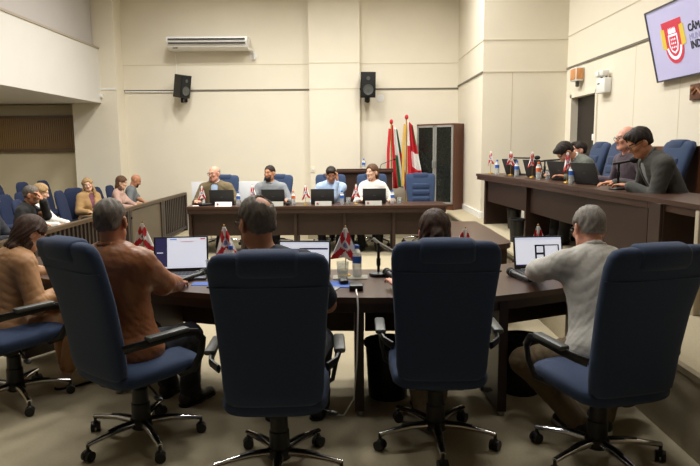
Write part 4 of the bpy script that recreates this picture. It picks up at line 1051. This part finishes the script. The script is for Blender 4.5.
def cloth(n, c, **k):
    a = dict(rough=.85, var=.10, scale=60, bump=.15, bscale=500, sheen=.05); a.update(k); return mat('cloth_'+n, c, **a)
def hairmat(n, c, v): return mat('hair_'+n, c, .62, var=v, scale=26, stretch=(3.2, 3.2, .9), bump=.6, bscale=90, spec=.3)
hgrey = hairmat('grey', '#6b645c', .36); hsalt = hairmat('salt', '#857f78', .34); hdark = hairmat('dark', '#261d18', .4)
hbrown = hairmat('brown', '#412d22', .42); hblond = hairmat('blond', '#a98a60', .4); hmid = hairmat('mid', '#5b402c', .45)
leather = cloth('leather', '#965f3a', rough=.42, var=.2, scale=9, bump=.5, bscale=45, sheen=0)
tanj = cloth('tan', '#ab7e52', rough=.6, scale=14); greysuit = cloth('grey_suit', '#b9b6af'); khaki = cloth('khaki', '#6b5a41'); navyt = cloth('navy_trousers', '#1b1e2a'); blackt = cloth('black', '#191919')
olive = cloth('olive', '#6a5c40'); lblue = cloth('light_blue', '#a9bfdb'); greyk = cloth('grey_knit', '#83878a'); whitec = cloth('white', '#dedbd4'); darksuit = cloth('dark_suit', '#43433f'); plum = cloth('plum', '#4e4149'); ggreen = cloth('grey_green', '#5c6158')
camel = cloth('camel', '#b08c5c'); teegrey = cloth('tee_grey', '#6d7376'); jeans = cloth('jeans', '#263149'); cream = cloth('cream', '#c9bda4'); beige = cloth('beige', '#a8977c'); navy_tee = cloth('navy_tee', '#1d2233'); floral = cloth('floral', '#7c4a58', var=.4, scale=50)
brownshoe = mat('shoe_brown', '#2c211b', .4, var=.15); blackshoe = mat('shoe_black', '#141414', .5, var=.1); creamshoe = mat('shoe_cream', '#c7b89c', .6, var=.08)
N = .0068
person('woman with dark bob in a tan jacket, bent over the desk at the left edge', (-2.28, 4.08, 0), -40, 'light', N, lean=13, head=(-6, 26, 0), seat=.40, scale=.93, hands={'L': (-1.98, 4.52, .80), 'R': (-1.94, 4.22, .66)}, feet={'L': (-2.0, 4.34, 0), 'R': (-1.94, 4.20, 0)}, female=True, top='leather', topm=tanj, trousers=tanj, shoem=creamshoe, hair='bob', hairm=hbrown, bare_ankle=True)
person('grey-haired man in a brown leather jacket seated at the open grey laptop', (-1.25, 3.42, 0), -24, 'tan', N, lean=-2, bend=-4, head=(20, 6, 0), hands={'R': (-1.06, 3.83, .79), 'L': (-1.25, 3.98, .79)}, hints={'R': (.6, -.6, -1), 'L': (-.6, -.3, -1)}, feet={'L': (-1.2, 4.05, 0), 'R': (-1.02, 3.90, 0)}, top='leather', topm=leather, trousers=navyt, shoem=brownshoe, hair='crop', hairm=hgrey, thick=1.06, seat=.44)
person('man with a bald spot and glasses, mostly hidden by his chair', (-.36, 3.12, 0), 0, 'tan', N, seat=.42, scale=1.04, lean=-1, bend=-7, head=(38, 6, 0), hands={'R': (-.2, 3.50, .77), 'L': (-.5, 3.80, .79)}, hints={'R': (.9, -.1, -1.2)}, feet={'L': (-.48, 3.7, 0), 'R': (-.20, 3.7, 0)}, top='tee', topm=navy_tee, sleeve=.5, trousers=navyt, shoem=blackshoe, hair='thin', hairm=hgrey, glasses=True, collar=False)
person('woman with a dark ponytail, seated behind her chair back, left hand showing', (.47, 3.44, 0), 0, 'pink', N, seat=.42, scale=.95, lean=5, head=(0, 4, 0), hands={'L': (.285, 3.74, .79), 'R': (.62, 3.86, .80)}, hints={'L': (.3, -.6, -1), 'R': (-.3, -.6, -1)}, feet={'L': (.43, 3.72, 0), 'R': (.53, 3.80, 0)}, female=True, top='blouse', topm=blackt, trousers=beige, shoem=beige, hair='pony', hairm=hbrown, collar=False)
person('man in a light grey suit and black sneakers leaning over the desk', (1.36, 3.30, 0), 8, 'pink', N, seat=.44, lean=24, bend=4, head=(4, 12, 4), hands={'L': (1.16, 4.02, .80), 'R': (1.46, 4.06, .80)}, hints={'L': (-1.6, -.1, -.15), 'R': (.8, -.2, -.6)}, feet={'L': (1.26, 3.42, 0), 'R': (1.42, 3.46, 0)}, top='suit', topm=greysuit, trousers=khaki, shoem=blackshoe, sole=white, hair='short', hairm=hsalt, glasses=True, thick=1.05, kneesplit=.3)
F_ = .0085
person('bald man with glasses in an olive jacket at the far table', (-2.17, 10.45, 0), 178, 'pink', F_, lean=4, head=(-28, 4, 0), hands={'L': (-1.85, 10.1, .80), 'R': (-2.42, 10.1, .80)}, top='jacket', topm=olive, inner=lblue, trousers=blackt, shoem=blackshoe, hair='bald', hairm=hsalt, glasses=True, seat=.44, thick=1.08)
person('bearded man in a grey sweater at the far table', (-1.28, 10.47, 0), 176, 'tan', F_, seat=.44, lean=4, head=(-22, 2, 0), hands={'L': (-1.0, 10.1, .80), 'R': (-1.5, 10.1, .80)}, top='sweater', topm=greyk, trousers=navyt, shoem=blackshoe, hair='crop', hairm=hdark, beard=2, thick=1.05)
person('man in a light blue shirt resting his forehead on his hand', (-.30, 10.47, 0), 180, 'tan', F_, lean=8, head=(4, 24, 0), hands={'L': (-.20, 10.22, 1.08), 'R': (-.5, 10.12, .80)}, hints={'L': (.5, .4, -1)}, grip={'L': (-.1, -.15, 1)}, top='shirt', topm=lblue, trousers=navyt, shoem=blackshoe, hair='short', hairm=hdark, seat=.44)
person('woman in a white blouse with brown ponytail at the far table', (.38, 10.47, 0), 172, 'light', F_, seat=.44, lean=3, head=(-34, 0, 0), hands={'L': (.66, 10.15, .80), 'R': (.18, 10.15, .80)}, female=True, top='blouse', topm=whitec, trousers=blackt, shoem=blackshoe, hair='pony', hairm=hmid, collar=False)
person('man in a dark grey suit and glasses looking down at his laptop on the bench', (2.86, 5.55, ST), 84, 'tan', F_, lean=25, head=(4, 20, 0), hands={'L': (2.42, 5.55, BZ+.05), 'R': (2.46, 5.95, BZ+.05)}, top='suit', topm=darksuit, inner=greyk, trousers=darksuit, shoem=blackshoe, hair='volume', hairm=hdark, glasses=True, thick=1.1, seat=.50)
person('balding man with glasses in a plum shirt looking across the room', (2.97, 6.52, ST), 96, 'pink', F_, lean=14, head=(-4, -4, 0), hands={'L': (2.62, 6.2, BZ+.05), 'R': (2.6, 6.95, BZ+.05)}, top='shirt', topm=plum, trousers=blackt, shoem=blackshoe, hair='bald', hairm=hsalt, glasses=True, thick=1.1, seat=.47)
person('dark-haired man in grey-green bent low over the bench desk', (2.97, 7.66, ST), 94, 'tan', F_, lean=28, head=(0, 40, 0), hands={'L': (2.5, 7.4, BZ+.05), 'R': (2.5, 7.85, BZ+.05)}, top='jacket', topm=ggreen, inner=whitec, trousers=blackt, shoem=blackshoe, hair='short', hairm=hdark, thick=1.05, seat=.46)
person('dark-haired man farthest on the bench, face mostly hidden by neighbour', (3.08, 8.45, ST), 92, 'pink', F_, lean=4, head=(0, 4, 0), hands={'L': (2.6, 8.4, BZ+.05), 'R': (2.6, 8.8, BZ+.05)}, top='shirt', topm=blackt, trousers=blackt, shoem=blackshoe, hair='short', hairm=hdark, seat=.40, scale=.94)
person('bearded man in a black jacket with his hand at his mouth, audience', (-4.12, 7.95, 0), -80, 'tan', F_, lean=10, head=(0, 10, 0), hands={'L': (-3.80, 7.92, .99), 'R': (-3.8, 7.75, .70)}, hints={'L': (-.2, .5, -1)}, grip={'L': (.0, -.3, .6)}, top='jacket', topm=blackt, inner=blackt, trousers=blackt, shoem=blackshoe, hair='crop', hairm=hgrey, beard=1, seat=.38, scale=.93)
person('blonde woman in a white blazer seated in the audience', (-4.28, 8.62, 0), -84, 'light', F_, lean=6, head=(8, 14, 0), hands={'L': (-3.86, 8.7, .62), 'R': (-3.9, 8.5, .62)}, female=True, top='blazer', topm=whitec, inner=blackt, trousers=beige, shoem=creamshoe, hair='long', hairm=hblond, seat=.37, scale=.92)
person('blonde woman in a tan coat facing us in the audience', (-4.50, 10.98, 0), -128, 'light', F_, lean=4, head=(-28, 4, 8), hands={'L': (-4.2, 10.75, .58), 'R': (-4.35, 10.65, .58)}, female=True, top='coat', topm=camel, inner=floral, trousers=navyt, shoem=blackshoe, hair='long', hairm=hblond, seat=.36, scale=.90)
person('woman with long brown hair in pale pink beside the bald man', (-4.16, 11.38, 0), -84, 'light', F_, lean=6, head=(0, 12, 0), hands={'L': (-3.75, 11.25, .62), 'R': (-3.78, 11.1, .62)}, female=True, top='blouse', topm=cloth('pink', '#b9988a'), trousers=jeans, shoem=blackshoe, hair='long', hairm=hmid, seat=.38, collar=False, scale=.90)
person('bald bearded man in a grey t-shirt looking down at his phone', (-4.14, 11.92, 0), -74, 'tan', F_, lean=8, head=(0, 26, 0), hands={'L': (-3.76, 11.80, .63), 'R': (-3.80, 11.64, .63)}, top='tee', topm=teegrey, sleeve=.5, trousers=jeans, shoem=blackshoe, hair=None, hairm=hdark, beard=2, seat=.38, scale=.92, collar=False)
person('person in a dark jacket and pale shirt cut off at the left edge', (-4.06, 7.05, 0), -80, 'tan', F_, lean=4, head=(0, 5, 0), hands={'L': (-3.7, 7.2, .65), 'R': (-3.7, 6.95, .65)}, top='suit', topm=cloth('dark_navy', '#1f2129'), inner=lblue, trousers=navyt, shoem=blackshoe, hair='short', hairm=hdark, seat=.38, scale=.94)
t = thing('mobile_phone', 'dark mobile phone in the hands of the bald man in the audience', 'phone', (-3.68, 11.69, .65), R(20)); MB().prism(rrect(.07, .14, .012), 0, .009).build('body', black, t); MB().prism(rrect(.062, .13, .01), .009, .0096).build('screen', mat('phone_glass', '#8d959c', .15), t)
LAMP = [24, 62, 100, 108]; EXPO = -.42
# ------------------------------------------------------------------ light and camera
for i, (x, y) in enumerate(LP):
    l = bpy.data.lights.new('ceiling_lamp', 'AREA'); l.shape = 'SQUARE'; l.size = .6; l.color = (1., .98, .935)
    l.energy = LAMP[i//3]; l.spread = R(150)
    o = bpy.data.objects.new('ceiling_lamp', l); C.objects.link(o); o.location = (x, y, ZC-.045)
for x, y in UL:  # light of the added fill lamps beneath the balcony
    l = bpy.data.lights.new('balcony_fill_added', 'AREA'); l.shape = 'SQUARE'; l.size = .6; l.color = (1., .98, .935); l.energy = 22
    o = bpy.data.objects.new('balcony_fill_added', l); C.objects.link(o); o.location = (x, y, 2.455)
w = bpy.data.worlds.new('world'); bpy.context.scene.world = w; w.use_nodes = True
w.node_tree.nodes['Background'].inputs[0].default_value = (1., .96, .9, 1); w.node_tree.nodes['Background'].inputs[1].default_value = .02
cam = bpy.data.cameras.new('camera'); co = bpy.data.objects.new('camera', cam); C.objects.link(co)
F_PX = 640.; cam.sensor_width = 36.; cam.lens = F_PX/700*36; cam.clip_start = .05; cam.clip_end = 100
p, ro_ = R(7.5), R(.45)
fw = Vector((0, math.cos(p), -math.sin(p))); rt = Vector((1, 0, 0)); up = Vector((0, math.sin(p), math.cos(p)))
c_, s_ = math.cos(ro_), math.sin(ro_)
r2 = rt*c_-up*s_; u2 = rt*s_+up*c_
M = Matrix((r2, u2, -fw)).transposed().to_4x4(); M.translation = (0, 0, 1.6); co.matrix_world = M
sc = bpy.context.scene; sc.camera = co
sc.view_settings.view_transform = 'Standard'; sc.view_settings.look = 'None'; sc.view_settings.gamma = 1.; sc.view_settings.use_curve_mapping = False
sc.view_settings.exposure = EXPO
